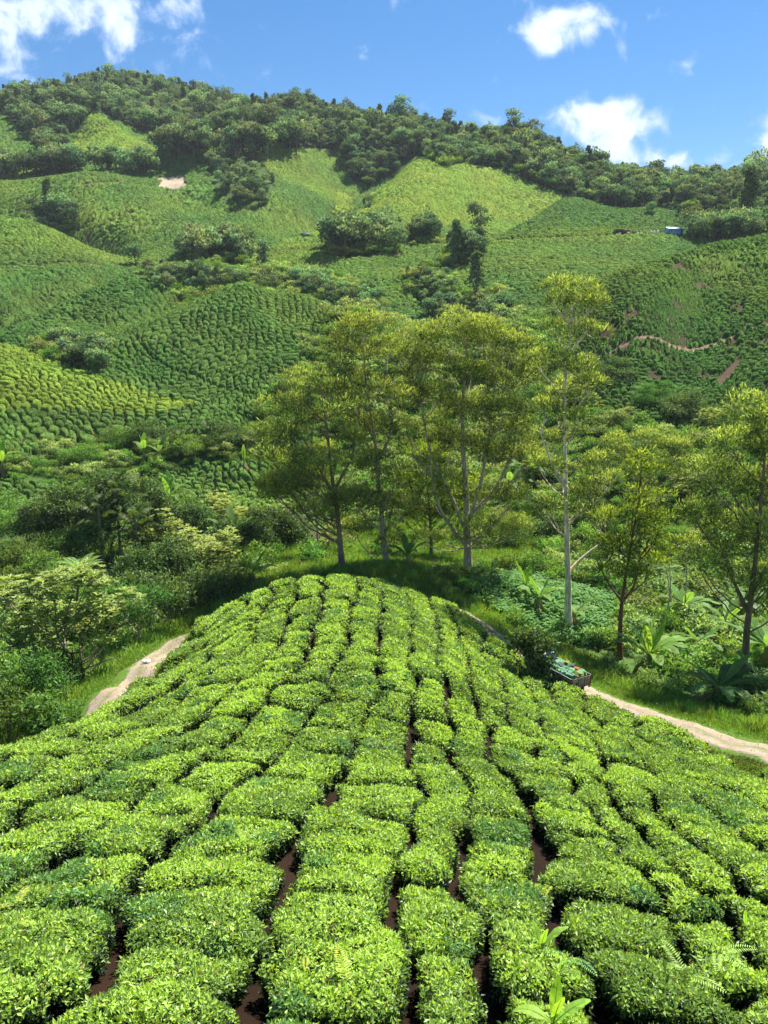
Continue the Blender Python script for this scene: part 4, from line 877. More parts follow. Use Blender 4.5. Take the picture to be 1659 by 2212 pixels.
# ------------------------------------------------------------------ far trees: a few models, copied one by one
def far_tree_model(seed, h, rc, cz, style, trunk_c=(.5, .45, .4)):
    """returns (trunk mesh, crown mesh) standing on the origin"""
    rng = np.random.default_rng(seed); w = MB(); top = np.array([rng.normal()*.4, rng.normal()*.4, h*.85])
    P = smooth_line([np.zeros(3)-[0, 0, .4], top*.5+rng.normal(size=3)*.25, top], 8); w.tube(P, np.linspace(.26, .08, 8)*h/9, 5, trunk_c)
    cr = MB(); n = {'round': 11, 'tall': 9, 'wide': 10, 'vine': 9, 'pine': 10}[style]
    tone = {'round': ((.105,.150,.062), (.018,.036,.016)), 'tall': ((.09,.13,.06), (.015,.03,.014)), 'wide': ((.13,.16,.065), (.022,.038,.018)), 'vine': ((.09,.135,.07), (.015,.03,.016)), 'pine': ((.06,.085,.03), (.018,.03,.014))}[style]
    for i in range(n):
        d = rng.normal(size=3); d /= np.linalg.norm(d)
        if style == 'pine': c = np.array([d[0]*.5, d[1]*.5, h*(.35+.6*i/n)]); r = rc*(.75-.5*i/n)
        elif style == 'tall': c = np.array([d[0]*rc*.5, d[1]*rc*.5, cz+d[2]*h*.32]); r = rc*(.42+.2*rng.random())
        elif style == 'wide': c = np.array([d[0]*rc*.6, d[1]*rc*.6, h*.62+d[2]*h*.22]); r = rc*(.34+.2*rng.random())
        elif style == 'vine': c = np.array([d[0]*rc*.4, d[1]*rc*.4, h*(.1+.85*i/n)]); r = rc*(.45+.15*rng.random())
        else: c = np.array([d[0]*rc*.6, d[1]*rc*.6, cz+d[2]*rc*.55]); r = rc*(.42+.2*rng.random())
        cr.add(*puff(c, r, 85, .75, rng, tone[0], tone[1], tipz=.15, wr=.62, up=.5, flat=.8, shell=.6))
        if c[2] > h*.4:
            hub = P[-3]*.6+P[2]*.4; w.tube(np.array([hub, (hub+c)/2-[0, 0, .2], c]), [.09*h/9, .06, .03], 4, trunk_c)
    me_w = w.build('trunk', M_BARK, None, True); me_c = cr.build('crown', M_FOREST, None)
    ms = (me_w.data, me_c.data); bpy.data.objects.remove(me_w); bpy.data.objects.remove(me_c); return ms
FT = {}
def make_models():
    k = 0
    for st, hs in (('round', (9, 8, 10)), ('tall', (12, 13)), ('wide', (10, 11)), ('vine', (9, 11)), ('pine', (13,))):
        for h in hs:
            k += 1; FT[(st, len([q for q in FT if q[0] == st]))] = (far_tree_model(300+k, h, {'round': h*.42, 'tall': h*.30, 'wide': h*.45, 'vine': h*.28, 'pine': h*.2}[st], h*.6, st), h)
make_models()
FRNG = random.Random(4)
def put_far_tree(name, p, height, style, label, group, cat='tree'):
    keys = [k for k in FT if k[0] == style]; (mw, mc), h0 = FT[FRNG.choice(keys)]; s = height/h0
    root = empty(name, (p[0], p[1], p[2]-.2), FRNG.uniform(0, 6.28), s); tag(root, label, cat, group)
    for nm, me in (('trunk', mw), ('crown', mc)):
        o = bpy.data.objects.new(nm, me); COL.objects.link(o); o.parent = root
    return root
GROVES = [  # photo polygon of the tree bases, number, distances, heights, styles, label, group
 ([(0,372),(95,372),(95,388),(0,392)], 13, 370, 400, (5.9, 8.1), ('round','wide','tall'), 'leafy tree at the left end of the tree row along the upper ridge path', 'row of trees on the left ridge'),
 ([(105,366),(178,366),(178,384),(105,386)], 13, 370, 400, (6.7, 8.9), ('round','wide'), 'grey-green tree in the thick clump below the pointed tea spur', 'clump below the pointed spur'),
 ([(200,365),(325,365),(325,381),(200,381)], 16, 372, 400, (5.9, 8.9), ('tall','round'), 'upright tree of the loose row left of the bare landslip', 'loose row left of the landslip'),
 ([(345,326),(440,318),(480,332),(450,342),(350,346)], 25, 385, 430, (7.4, 9.6), ('round','tall','wide'), 'tall tree of the grove above the bare landslip', 'grove above the landslip'),
 ([(490,335),(575,330),(580,342),(500,350)], 19, 390, 420, (8.1, 10.4), ('tall','wide'), 'thin tree before the small bright tea knoll', 'trees before the small knoll'),
 ([(445,352),(500,348),(590,392),(580,445),(540,455),(480,425)], 49, 330, 400, (5.2, 8.1), ('round','vine','wide'), 'dark tree packed in the wedge-shaped grove on the tea slope', 'wedge-shaped grove'),
 ([(598,318),(680,322),(690,330),(600,332)], 6, 400, 430, (8.1, 10.4), ('tall','wide'), 'slim tree on the ledge right of the small tea knoll', 'trees on the ledge'),
 ([(760,352),(800,400),(850,372),(840,345),(790,340)], 23, 380, 450, (5.9, 8.1), ('round','vine'), 'tree of the tongue of forest reaching down between two tea slopes', 'tongue of forest'),
 ([(720,440),(800,404),(810,410),(735,452)], 8, 320, 350, (3.0, 4.4), ('round',), 'small tree on the crest between the two bright slopes', 'small trees on the bright crest'),
 ([(68,475),(160,475),(165,502),(95,500)], 17, 300, 335, (4.4, 7.4), ('round','tall','wide'), 'tree of the little hollow wood on the left tea hill', 'little wood in the hollow'),
 ([(396,545),(530,548),(540,572),(400,572)], 28, 252, 280, (5.2, 7.4), ('round','wide','tall'), 'tree of the wood above the middle track', 'wood above the middle track'),
 ([(714,525),(858,525),(858,550),(716,556)], 25, 258, 285, (5.9, 8.1), ('round','wide'), 'spreading tree of the grove over the central track', 'grove over the central track'),
 ([(892,512),(945,512),(945,528),(892,530)], 6, 270, 300, (5.2, 6.7), ('round',), 'round dark tree of the small clump right of the central grove', 'small round clump'),
 ([(968,555),(1040,540),(1050,560),(985,578)], 13, 242, 275, (5.2, 8.9), ('vine','tall','pine'), 'narrow dark tree in the gully left of the rounded dark hill', 'trees in the gully'),
 ([(1022,515),(1046,515),(1046,526),(1022,526)], 3, 262, 290, (8.1, 9.6), ('tall',), 'tall tree standing alone above the gully track', 'three lone trees above the gully'),
 ([(300,590),(400,598),(500,606),(640,640),(760,680),(740,690),(560,660),(330,625)], 84, 174, 240, (3.7, 5.9), ('round','wide','vine'), 'tree of the wooded valley behind the cone-shaped tea hill', 'wooded valley behind the cone hill'),
 ([(640,620),(790,660),(830,730),(760,735),(690,680)], 44, 172, 235, (3.7, 6.7), ('round','wide','tall'), 'tree at the lower end of the wooded valley beside the cone hill', 'lower end of the wooded valley'),
 ([(880,605),(970,610),(1000,680),(1090,650),(1105,700),(1020,735),(930,690)], 67, 190, 250, (3.7, 5.9), ('round','vine','wide'), 'tree of the dark wood between the central fields', 'dark wood between the fields'),
 ([(112,752),(180,760),(228,790),(215,812),(150,795)], 17, 134, 165, (3.0, 5.2), ('round','wide','vine'), 'little tree of the gully behind the bright left field', 'gully behind the bright field'),
 ([(1480,505),(1560,510),(1620,500),(1659,500),(1659,520),(1500,530)], 32, 215, 290, (6.7, 9.6), ('wide','round','tall'), 'tree of the dark wood beyond the crest of the right-hand hill', 'wood beyond the right-hand hill'),
 ([(1380,470),(1400,462),(1500,470),(1600,475),(1590,485)], 4, 262, 300, (3.7, 5.2), ('round',), 'small tree at the end of the track past the blue shed', 'small trees past the shed'),
]
INDIV = 0
def visible(p, h):
    t = np.linspace(.04, .985, 60); q = np.array([p[0], p[1], p[2]+h*.8])
    return bool(np.all(H(q[0]*t, q[1]*t) < q[2]*t+.3))
def scatter_stuff(name, pts, meshes_list, label, cat, scales, tilt=None, seed=1):
    """one object that sets copies of the given models on points"""
    protos = bpy.data.collections.new(name+'_models')
    for i, (m_list) in enumerate(meshes_list):
        # join the pieces of a model into one mesh
        o = bpy.data.objects.new('model', m_list); protos.objects.link(o)
    me = bpy.data.meshes.new(name); me.vertices.add(len(pts)); me.vertices.foreach_set('co', np.asarray(pts, np.float32).ravel())
    a = me.attributes.new('size', 'FLOAT', 'POINT'); a.data.foreach_set('value', np.asarray(scales, np.float32))
    ng = bpy.data.node_groups.new(name+'_nodes', 'GeometryNodeTree')
    ng.interface.new_socket('Geometry', in_out='INPUT', socket_type='NodeSocketGeometry'); ng.interface.new_socket('Geometry', in_out='OUTPUT', socket_type='NodeSocketGeometry')
    gi = ng.nodes.new('NodeGroupInput'); go = ng.nodes.new('NodeGroupOutput'); ip = ng.nodes.new('GeometryNodeInstanceOnPoints'); ci = ng.nodes.new('GeometryNodeCollectionInfo')
    ci.inputs['Collection'].default_value = protos; ci.inputs['Separate Children'].default_value = True; ci.inputs['Reset Children'].default_value = True
    rv = ng.nodes.new('FunctionNodeRandomValue'); rv.data_type = 'FLOAT_VECTOR'
    rv.inputs[0].default_value = (-.08, -.08, 0); rv.inputs[1].default_value = (.08, .08, 6.283); rv.inputs['Seed'].default_value = seed
    na = ng.nodes.new('GeometryNodeInputNamedAttribute'); na.data_type = 'FLOAT'; na.inputs['Name'].default_value = 'size'
    ip.inputs['Pick Instance'].default_value = True
    L = ng.links.new
    L(gi.outputs[0], ip.inputs['Points']); L(ci.outputs[0], ip.inputs['Instance']); L(rv.outputs[0], ip.inputs['Rotation']); L(na.outputs[0], ip.inputs['Scale']); L(ip.outputs[0], go.inputs[0])
    o = np_obj(name, me); md = o.modifiers.new('scatter', 'NODES'); md.node_group = ng
    tag(o, label, cat, kind='stuff'); return o
def join_meshes(me_a, me_b, name):
    """one mesh of two, keeping materials"""
    def rd(me):
        V = np.empty(len(me.vertices)*3, np.float32); me.vertices.foreach_get('co', V); n = len(me.polygons)
        L = np.empty(len(me.loops), np.int32); me.loops.foreach_get('vertex_index', L); C = np.empty(len(me.vertices)*4, np.float32); me.attributes['col'].data.foreach_get('color', C)
        return V.reshape(-1, 3), L.reshape(n, -1), C.reshape(-1, 4)[:, :3]
    Va, Fa, Ca = rd(me_a); Vb, Fb, Cb = rd(me_b)
    return np_mesh(name, np.concatenate([Va, Vb]), [Fa, Fb+len(Va)], [me_a.materials[0], me_b.materials[0]], np.concatenate([np.zeros(len(Fa)), np.ones(len(Fb))]), {'col': np.concatenate([Ca, Cb])})
JOINED = {k: (join_meshes(v[0][0], v[0][1], 'forest_tree_model'), v[1]) for k, v in FT.items()}
def height_px(h, Y): return h*FPX/Y
def build_groves():
    global INDIV
    LIST = []
    for poly, n, y0, y1, (h0, h1), styles, label, group in GROVES:
        if any(w in group for w in ('above the landslip', 'left ridge', 'clump', 'loose row', 'small knoll', 'ledge', 'middle track', 'central track', 'gully left', 'three lone', 'hollow')): h0, h1 = h0*1.5, h1*1.55
        xs = [a for a, b in poly]; ys = [b for a, b in poly]; k = 0; tries = 0; pts = []
        while k < n and tries < 900:
            tries += 1; px = FRNG.uniform(min(xs), max(xs)); py = FRNG.uniform(min(ys), max(ys))
            if not inpoly(np.array([px]), np.array([py]), poly)[0]: continue
            p = hit(px, py, 0, 100)
            if not (y0-6 < p[1] < y1+12):
                if tries < 400: continue
                p = at_y(px, FRNG.uniform(y0, y1)); q = proj(*p)[1]
                if q-height_px(h1, p[1])*.6 < min(ys) or q-height_px(h1, p[1]) > max(ys): continue
            if any((p[0]-a)**2+(p[1]-b)**2 < 2.3**2 for a, b in pts): continue
            pts.append((p[0], p[1])); LIST.append((p, FRNG.uniform(h0, h1), FRNG.choice(styles), label, group)); k += 1; INDIV += 1
    LIST.sort(key=lambda q: -q[1]/q[0][1])
    for q in LIST[:298]: put_far_tree('hillside_tree', *q)
    rest = LIST[298:]
    scatter_stuff('hillside_trees', np.array([q[0] for q in rest])-[0, 0, .2], [v[0] for v in JOINED.values()], 'smaller looking trees filling the groves on the tea hills', 'trees', np.array([q[1]/10.5 for q in rest]))
build_groves()
LONE = [(295,575,7.5,'round','lone round dark tree on the left tea hill above the track'), (572,575,8,'vine','lone dark tree at the foot of the long bright ridge'),
        (108,470,16,'pine','tall thin conifer rising from the hollow wood'), (1612,492,21,'pine','tall layered conifer against the forest near the right edge'), (1033,520,17,'tall','tallest tree beside the gully, dark twin-topped'),
        (985,575,14,'pine','dark narrow conifer at the gully mouth'), (1028,655,14,'pine','narrow conifer of the dark wood between the fields'), (1370,1000,0,'',''), ]
def build_lone():
    for px, py, h, st, lab in LONE:
        if not h: continue
        p = hit(px, py, 0, 150); put_far_tree('lone_tree', p, h, st, lab, None)
build_lone()
def build_forest():
    rng = np.random.default_rng(12); s = 4.0
    gx, gy = np.meshgrid(np.arange(-480, 480, s), np.arange(338, 700, s), indexing='ij'); gx = gx+(rng.random(gx.shape)-.5)*s*.9; gy = gy+(rng.random(gy.shape)-.5)*s*.9
    x, y = gx.ravel(), gy.ravel(); z = H(x, y); px, py = proj(x, y, z)
    m = (inpoly(px, py, FOREST) | (y > 480)) & (px > -200) & (px < 1860) & (y > 335); x, y, z, px = x[m], y[m], z[m], px[m]
    vis = np.ones(len(x), bool); top = z+9
    for t in np.linspace(.05, .985, 40): vis &= H(x*t, y*t) < top*t+.5
    x, y, z, px = x[vis], y[vis], z[vis], px[vis]
    hgt = 5.6+4*rng.random(len(x))**1.5; emer = rng.random(len(x)) < .06; hgt[emer] *= 1.5
    inview = (px > 5) & (px < 1650); order = np.argsort(-(hgt/np.hypot(x, y))*inview)
    solo = order[:max(0, 290)]; rest = order[290:]
    print('forest', len(x), 'groves', INDIV)
    keys = list(FT); st = fbm(x/60, y/60, 7, 2)
    for i in solo:
        style = FRNG.choice(['round', 'round', 'vine', 'tall', 'wide', 'pine' if emer[i] else 'round'])
        zl = ['above the far left tea hills', 'between the pointed spur and the small knoll', 'above the wedge-shaped grove', 'above the two bright slopes', 'above the rounded dark hill', 'at the right, above the blue shed'][int(np.clip(np.digitize(px[i], [160, 520, 800, 1080, 1380]), 0, 5))]
        put_far_tree('forest_tree', (x[i], y[i], z[i]), float(hgt[i]), style, f'{"tall" if hgt[i] > 8 else "low"} tree in the forest edge {zl}', f'forest edge {zl}')
    scatter_stuff('mountain_forest', np.stack([x[rest], y[rest], z[rest]-.3], -1), [v[0] for v in JOINED.values()], 'dense rainforest covering the mountain up to the skyline', 'forest', hgt[rest]/10.5)
build_forest()
def build_skyline():
    sp = [(868,255,24,'tall'),(970,262,19,'tall'),(885,262,16,'wide'),(1110,268,20,'tall'),(1150,285,18,'wide'),(1190,300,14,'tall'),(1240,325,13,'round'),(640,215,12,'round'),(1635,370,22,'wide'),(1460,372,13,'wide'),(1500,374,14,'wide'),(1440,372,12,'tall')]
    nm = ['tallest emergent tree on the middle of the skyline','second tall emergent tree right of the tallest','shorter emergent tree just right of the tallest','tall tree on the skyline where the ridge begins to fall','flat-topped skyline tree above the falling ridge','thin skyline tree on the falling ridge','small round skyline tree low on the falling ridge','round tree on the rise of the skyline','big flat-topped tree on the skyline at the right edge','skyline tree left of the pair on the low ridge','skyline tree right of the pair on the low ridge','slim skyline tree on the low right ridge']
    for (px, py, h, st), lab in zip(sp, nm):
        p = hit(px, py+12, 0, 380); put_far_tree('skyline_tree', p, h*.8, st, lab, None)
build_skyline()
# ------------------------------------------------------------------ undergrowth, grass, bananas, palms, ferns
def frond_leaf(base, az, elev, L, W, droop, rng, col, ribc=(.25, .30, .08), n=9, tear=0.0, fold=.25):
    """a long banana-like blade: arching midrib, two halves, some torn"""
    t = np.linspace(0, 1, n); ang = elev-droop*t**1.5; dl = L/(n-1)
    r = np.concatenate([[0], np.cumsum(np.cos(ang[:-1])*dl)]); z = np.concatenate([[0], np.cumsum(np.sin(ang[:-1])*dl)])
    u = np.array([math.cos(az), math.sin(az)]); P = np.stack([base[0]+u[0]*r, base[1]+u[1]*r, base[2]+z], -1); s = np.array([-u[1], u[0], 0])
    w = W*.5*np.sin(np.clip((t-.10)/.92, 0, 1)*PI)**.55; w[t < .10] = .012
    V = []; F = []; C = []
    for side in (1, -1):
        k = len(V)
        for i in range(n):
            V.append(P[i]); V.append(P[i]+side*s*w[i]+np.array([0, 0, fold*w[i]-.05*W*rng.random()])); sh = .8+.4*rng.random()
            C += [np.array(col)*.95, np.array(col)*sh]
        for i in range(n-1):
            if tear and rng.random() < tear and i > 2:
                a, b, c, d = k+2*i, k+2*i+1, k+2*i+3, k+2*i+2
                V[b] = V[b]+np.array([0, 0, -.18*W])
            F.append((k+2*i, k+2*i+1, k+2*i+3, k+2*i+2))
    return np.array(V), np.array(F), np.array(C), P
def banana_plant(name, p, s, rng, label, cat='banana plant', group=None, n=8, lean=None, col=(.12, .24, .035), tilt=.9, stem=.9, dead=2):
    root = empty(name, (p[0], p[1], p[2]-.05)); tag(root, label, cat, group)
    w = MB(); w.tube(np.array([(0, 0, -.2), (.02, 0, stem*s*.5), (0, .02, stem*s)]), [.15*s, .12*s, .08*s], 8, (.28, .30, .12)); w.build('stem', M_FRONDSTEM, root, True)
    for i in range(n):
        az = i*2.4+rng.random()*.5; L = s*(1.25+.55*rng.random()); young = i >= n-2
        elev = (1.35 if young else .55+.6*rng.random())*tilt; c = np.array(col)*(1.25 if young else .75+.5*rng.random())
        V, F, C, P = frond_leaf((0, 0, stem*s*.92), az, elev, L, s*(.34+.1*rng.random()), .7+.9*rng.random() if not young else .25, rng, c, tear=.35)
        mb = MB(); mb.add(V, F, C); mb.tube(P[:-1], np.linspace(.022, .008, len(P)-1)*s, 4, np.array([.20, .26, .06])); mb.build('leaf', M_FROND, root)
    for i in range(dead):
        V, F, C, P = frond_leaf((0, 0, stem*s*.8), rng.random()*6.28, -.5, s*.9, s*.22, .9, rng, (.20, .13, .05)); mb = MB(); mb.add(V, F, C); o = mb.build('leaf', M_FROND, root); o['label'] = 'dry brown hanging leaf'
    return root
M_FRONDSTEM = mat_solid('plant_stem', (1, 1, 1), rough=.6, noise=.3, nscale=8)
def build_bananas():
    rng = np.random.default_rng(8)
    L = [(1400,1462,52,2.0,14,'largest clump of upright banana-like leaves beside the rusty red trunk',.95),(1548,1545,44,1.9,10,'banana plant with wide drooping leaves over bare stalks, near the right gum trunk',.55),
         (1162,1345,62,1.7,6,'young banana with yellowish leaves left of the white gum trunk',.9),(1240,1352,61,1.5,6,'small banana plant right behind the white gum trunk',.7),(1135,1335,64,1.6,5,'pale young banana at the left end of the lily patch',.9),
         (1565,1345,60,1.8,9,'banana plant with arching leaves behind the pale saplings',.6),(1475,1330,64,1.9,8,'banana plant at the foot of the thin pale saplings',.6),(1652,1400,52,2.2,8,'banana plant beside the right-hand gum trunk at the edge',.6),(1645,1490,46,1.6,7,'broad low banana leaves at the right edge above the road',.4),
         (880,1228,64,1.5,7,'banana plant in the grass right behind the crest',.8),(1100,1075,100,2.4,9,'dark-shaded banana clump behind the gum trees',.6),(1150,1060,102,2.6,8,'right one of the shaded bananas behind the gum trees',.6),
         (368,1110,86,2.1,8,'banana plant with one big bright leaf above the left thicket',.95),(505,1150,76,2.2,7,'banana with yellow-edged leaves in the left thicket',.8),(545,1245,60,1.6,6,'small banana plant left of the crest',.8),(312,1000,100,1.9,5,'upright banana shoot on the shrub belt, left one',1.1),(345,1000,101,1.8,5,'short banana in the shrub belt beside the upright shoot',.8),
         (528,1005,100,1.4,3,'single bright banana shoot before the tea slope',1.2),(8,1030,92,2.0,6,'tall yellowish banana leaves at the left edge',1.1),(1060,1270,66,1.3,5,'small banana near the left end of the lilies',.6),(1420,1240,74,1.8,7,'banana plant between the red-trunked gum and the slope',.6),(1600,1270,64,2.0,7,'banana leaves behind the right gum trunk',.6),(1505,1395,56,1.6,6,'banana plant between the two big ones',.6)]
    for px, py, Y, s, n, lab, tl in L:
        p = at_y(px, Y); banana_plant('banana_plant', p, s, rng, lab, 'banana plant', 'banana plants of the valley', n, tilt=tl, col=(.11, .20, .035) if tl > .8 else (.09, .165, .04))
    # three young ones among the near tea
    for px, py, s, n, lab, tl in [(1167,2030,.30,3,'young banana with broad curling leaves poking from the tea',1.0),(1195,2190,.34,4,'young banana in the tea at the bottom of the view',1.0),(1612,1975,.2,2,'single small banana leaf upright in the tea near the right edge',1.3),(1245,1545,.4,2,'bright banana shoot in the tea below the truck',1.2)]:
        p = hit(px, py+12, .62, 3, 60); q = (p[0], p[1], float(H(p[0], p[1]))+.45); banana_plant('banana_plant', q, s, rng, lab, 'banana plant', None, n, tilt=tl, stem=.5, dead=0, col=(.20, .34, .05))
build_bananas()
def pinnate(base, az, elev, L, droop, npin, plen, pw, rng, col, hang=.2):
    t = np.linspace(0, 1, 12); ang = elev-droop*t**1.4; dl = L/11; r = np.concatenate([[0], np.cumsum(np.cos(ang[:-1])*dl)]); z = np.concatenate([[0], np.cumsum(np.sin(ang[:-1])*dl)])
    u = np.array([math.cos(az), math.sin(az), 0]); P = np.asarray(base)+u*r[:, None]+np.array([0, 0, 1.0])*z[:, None]; s = np.array([-u[1], u[0], 0])
    V = []; C = []; tt = np.linspace(.12, .98, npin)
    for q in tt:
        c = np.array([np.interp(q, t, P[:, k]) for k in range(3)]); T_ = u*math.cos(np.interp(q, t, ang))+np.array([0, 0, math.sin(np.interp(q, t, ang))])
        ln = plen*math.sin(min(1, q*.9+.18)*PI)**.7
        for sd in (1, -1):
            d = s*sd+T_*.45+np.array([0, 0, -hang*(.5+rng.random())]); d /= np.linalg.norm(d); e = c+d*ln; wv = T_*pw*.5
            V += [c, c+d*ln*.5+wv, e, c+d*ln*.5-wv]; cc = np.array(col)*(.75+.5*rng.random()); C += [cc]*4
    V = np.array(V); return V, np.arange(len(V)).reshape(-1, 4), np.array(C), P
def build_palms():
    rng = np.random.default_rng(18)
    # tree fern
    p = at_y(170, 56); c = unproj(172, 1232, 56); root = empty('tree_fern', tuple(p)); tag(root, 'pale green tree fern spreading above the tufted tree on the left', 'tree fern')
    w = MB(); w.tube(np.array([(0, 0, -.3), (.05, 0, (c-p)[2]*.5), c-p]), [.13, .1, .09], 7, (.12, .08, .05)); w.build('trunk', M_FRONDSTEM, root, True)
    for i in range(13):
        V, F, C, P = pinnate(c-p, i*2.4, .55+.35*rng.random(), 1.9+.5*rng.random(), 1.1, 26, .42, .075, rng, (.15, .25, .06), hang=.1); mb = MB(); mb.add(V, F, C); mb.tube(P, np.linspace(.02, .006, 12), 4, (.2, .25, .08)); mb.build('frond', M_FROND, root)
    # tall drooping fishtail palms
    for px, top, Y, n, L, lab in [(262,1045,70,15,3.4,'tall drooping palm with dark feathery fronds above the left thicket'),(225,1090,68,12,3.0,'drooping palm left of the tallest one'),(300,1110,69,12,2.9,'drooping palm right of the tallest one'),(205,800,150,10,3.4,'palm in the gully behind the bright left field'),(400,965,104,8,2.2,'small palm in the shrub belt'),(455,955,106,8,2.0,'small palm right in the shrub belt'),(1020,735,190,10,3.0,'palm at the lower end of the dark wood')]:
        p = at_y(px, Y); c = unproj(px, top, Y); h = max(2.0, c[2]-p[2]); root = empty('palm', tuple(p)); tag(root, lab, 'palm', 'feathery palms')
        w = MB(); w.tube(np.array([(0, 0, -.3), (.1, 0, h*.5), (0, 0, h)]), [.16, .12, .10], 7, (.25, .20, .15)); w.build('trunk', M_FRONDSTEM, root, True)
        for i in range(n):
            lv = h*(1-.45*(i/n)) if Y < 100 else h; V, F, C, P = pinnate((0, 0, lv), i*2.4, 1.15-.5*i/n, L*(.8+.4*rng.random()), 1.9, 22, .62, .16, rng, (.055, .09, .022), hang=.9)
            mb = MB(); mb.add(V, F, C); mb.tube(P, np.linspace(.03, .01, 12), 4, (.12, .12, .05)); mb.build('frond', M_FROND, root)
        if px == 262:
            for q in range(5):
                V, F, C, P = pinnate((0, 0, h*.42), q*1.3, -.3, 2.4, 1.1, 16, .35, .03, rng, (.30, .26, .20), hang=1.2); mb = MB(); mb.add(V, F, C); o = mb.build('frond', M_FROND, root); o['label'] = 'grey dead hanging frond'
    # fern fronds lying on the near tea
    for q, (px, py, ln, cl) in enumerate([(750,2118,.50,(.42,.44,.07)),(660,2055,.30,(.40,.42,.08)),(700,1995,.32,(.30,.40,.06)),(1190,1905,.42,(.42,.42,.05)),(95,2000,.35,(.30,.40,.05)),(35,1945,.3,(.40,.42,.08)),(530,1810,.32,(.26,.38,.06)),(1550,2050,.5,(.30,.44,.10)),(1480,2100,.5,(.30,.44,.10)),(1230,2060,.45,(.18,.34,.10)),(600,1700,.3,(.25,.36,.06)),(1150,1690,.35,(.20,.33,.09))]):
        p = hit(px, py, .66, 3, 60); root = empty('fern', (p[0], p[1], float(H(p[0], p[1]))+.60)); tag(root, ['yellow fern frond on the tea near the bottom middle','small yellow fern frond left of the banana shoots','fern frond on the middle bush of the foreground','long yellow fern frond above the young banana','fern frond on the tea at the lower left','pale fern frond at the left edge','small fern frond in the left middle rows','feathery fern near the bottom right corner','second feathery fern near the bottom right','green fern right of the young banana','little fern in the rows left of centre','green fern in the rows right of centre'][q], 'fern', 'ferns growing through the tea')
        for k in range(1 if q < 4 else 3):
            V, F, C, P = pinnate((0, 0, 0), rng.random()*6.28, .5, ln*1.25, .9, 18, ln*.20, ln*.035, rng, cl, hang=.1); mb = MB(); mb.add(V, F, C); mb.build('frond', M_FROND, root)
build_palms()
def low_model(name, seed, kind):
    rng = np.random.default_rng(seed); mb = MB()
    if kind == 'shrub':
        for i in range(7):
            d = rng.normal(size=3); c = np.array([d[0]*.55, d[1]*.55, .55+.35*abs(d[2])]); mb.add(*puff(c, .62, 130, .20, rng, (.15, .25, .05), (.04, .085, .02), tipz=.15, wr=.42, up=.35, flat=.8, shell=.4, face=.5))
    elif kind == 'pale':
        for i in range(8):
            d = rng.normal(size=3); c = np.array([d[0]*.8, d[1]*.8, .9+.6*abs(d[2])]); mb.add(*puff(c, .75, 120, .24, rng, (.25, .31, .12), (.07, .11, .04), tipz=.1, wr=.5, up=.4, flat=.6, shell=.5, face=.5))
    elif kind == 'grass':
        n = 60; P = np.concatenate([rng.normal(size=(n, 2))*.16, np.zeros((n, 1))], 1); sz = .35+.35*rng.random(n)
        k = rng.random((n, 1)); mb.add(*leaves(P, np.tile([0, 0, 1.0], (n, 1)), sz, sz*.07, np.array([.10, .19, .03])*(1-k)+np.array([.20, .28, .06])*k, rng, up=1.3))
    elif kind == 'short':
        n = 70; P = np.concatenate([rng.normal(size=(n, 2))*.25, np.zeros((n, 1))], 1); sz = .10+.10*rng.random(n)
        k = rng.random((n, 1)); mb.add(*leaves(P, np.tile([0, 0, 1.0], (n, 1)), sz, sz*.16, np.array([.085, .16, .022])*(1-k)+np.array([.15, .22, .035])*k, rng, up=.9))
    elif kind == 'lily':
        for i in range(9):
            V, F, C, P = frond_leaf((rng.normal()*.15, rng.normal()*.15, .15), rng.random()*6.28, 1.2, .75+.2*rng.random(), .13, 1.9, rng, np.array([.10, .20, .055])*(.7+.7*rng.random()), n=6, fold=.1); mb.add(V, F, C)
    elif kind == 'weed':
        for i in range(4):
            d = rng.normal(size=3); mb.add(*puff((d[0]*.4, d[1]*.4, .25), .45, 110, .16, rng, (.13, .25, .05), (.05, .11, .03), tipz=.1, wr=.5, up=.4, flat=.6, shell=.3, face=.5))
    o = mb.build(name, M_SHRUB if kind != 'lily' else M_FROND); me = o.data; bpy.data.objects.remove(o); return me
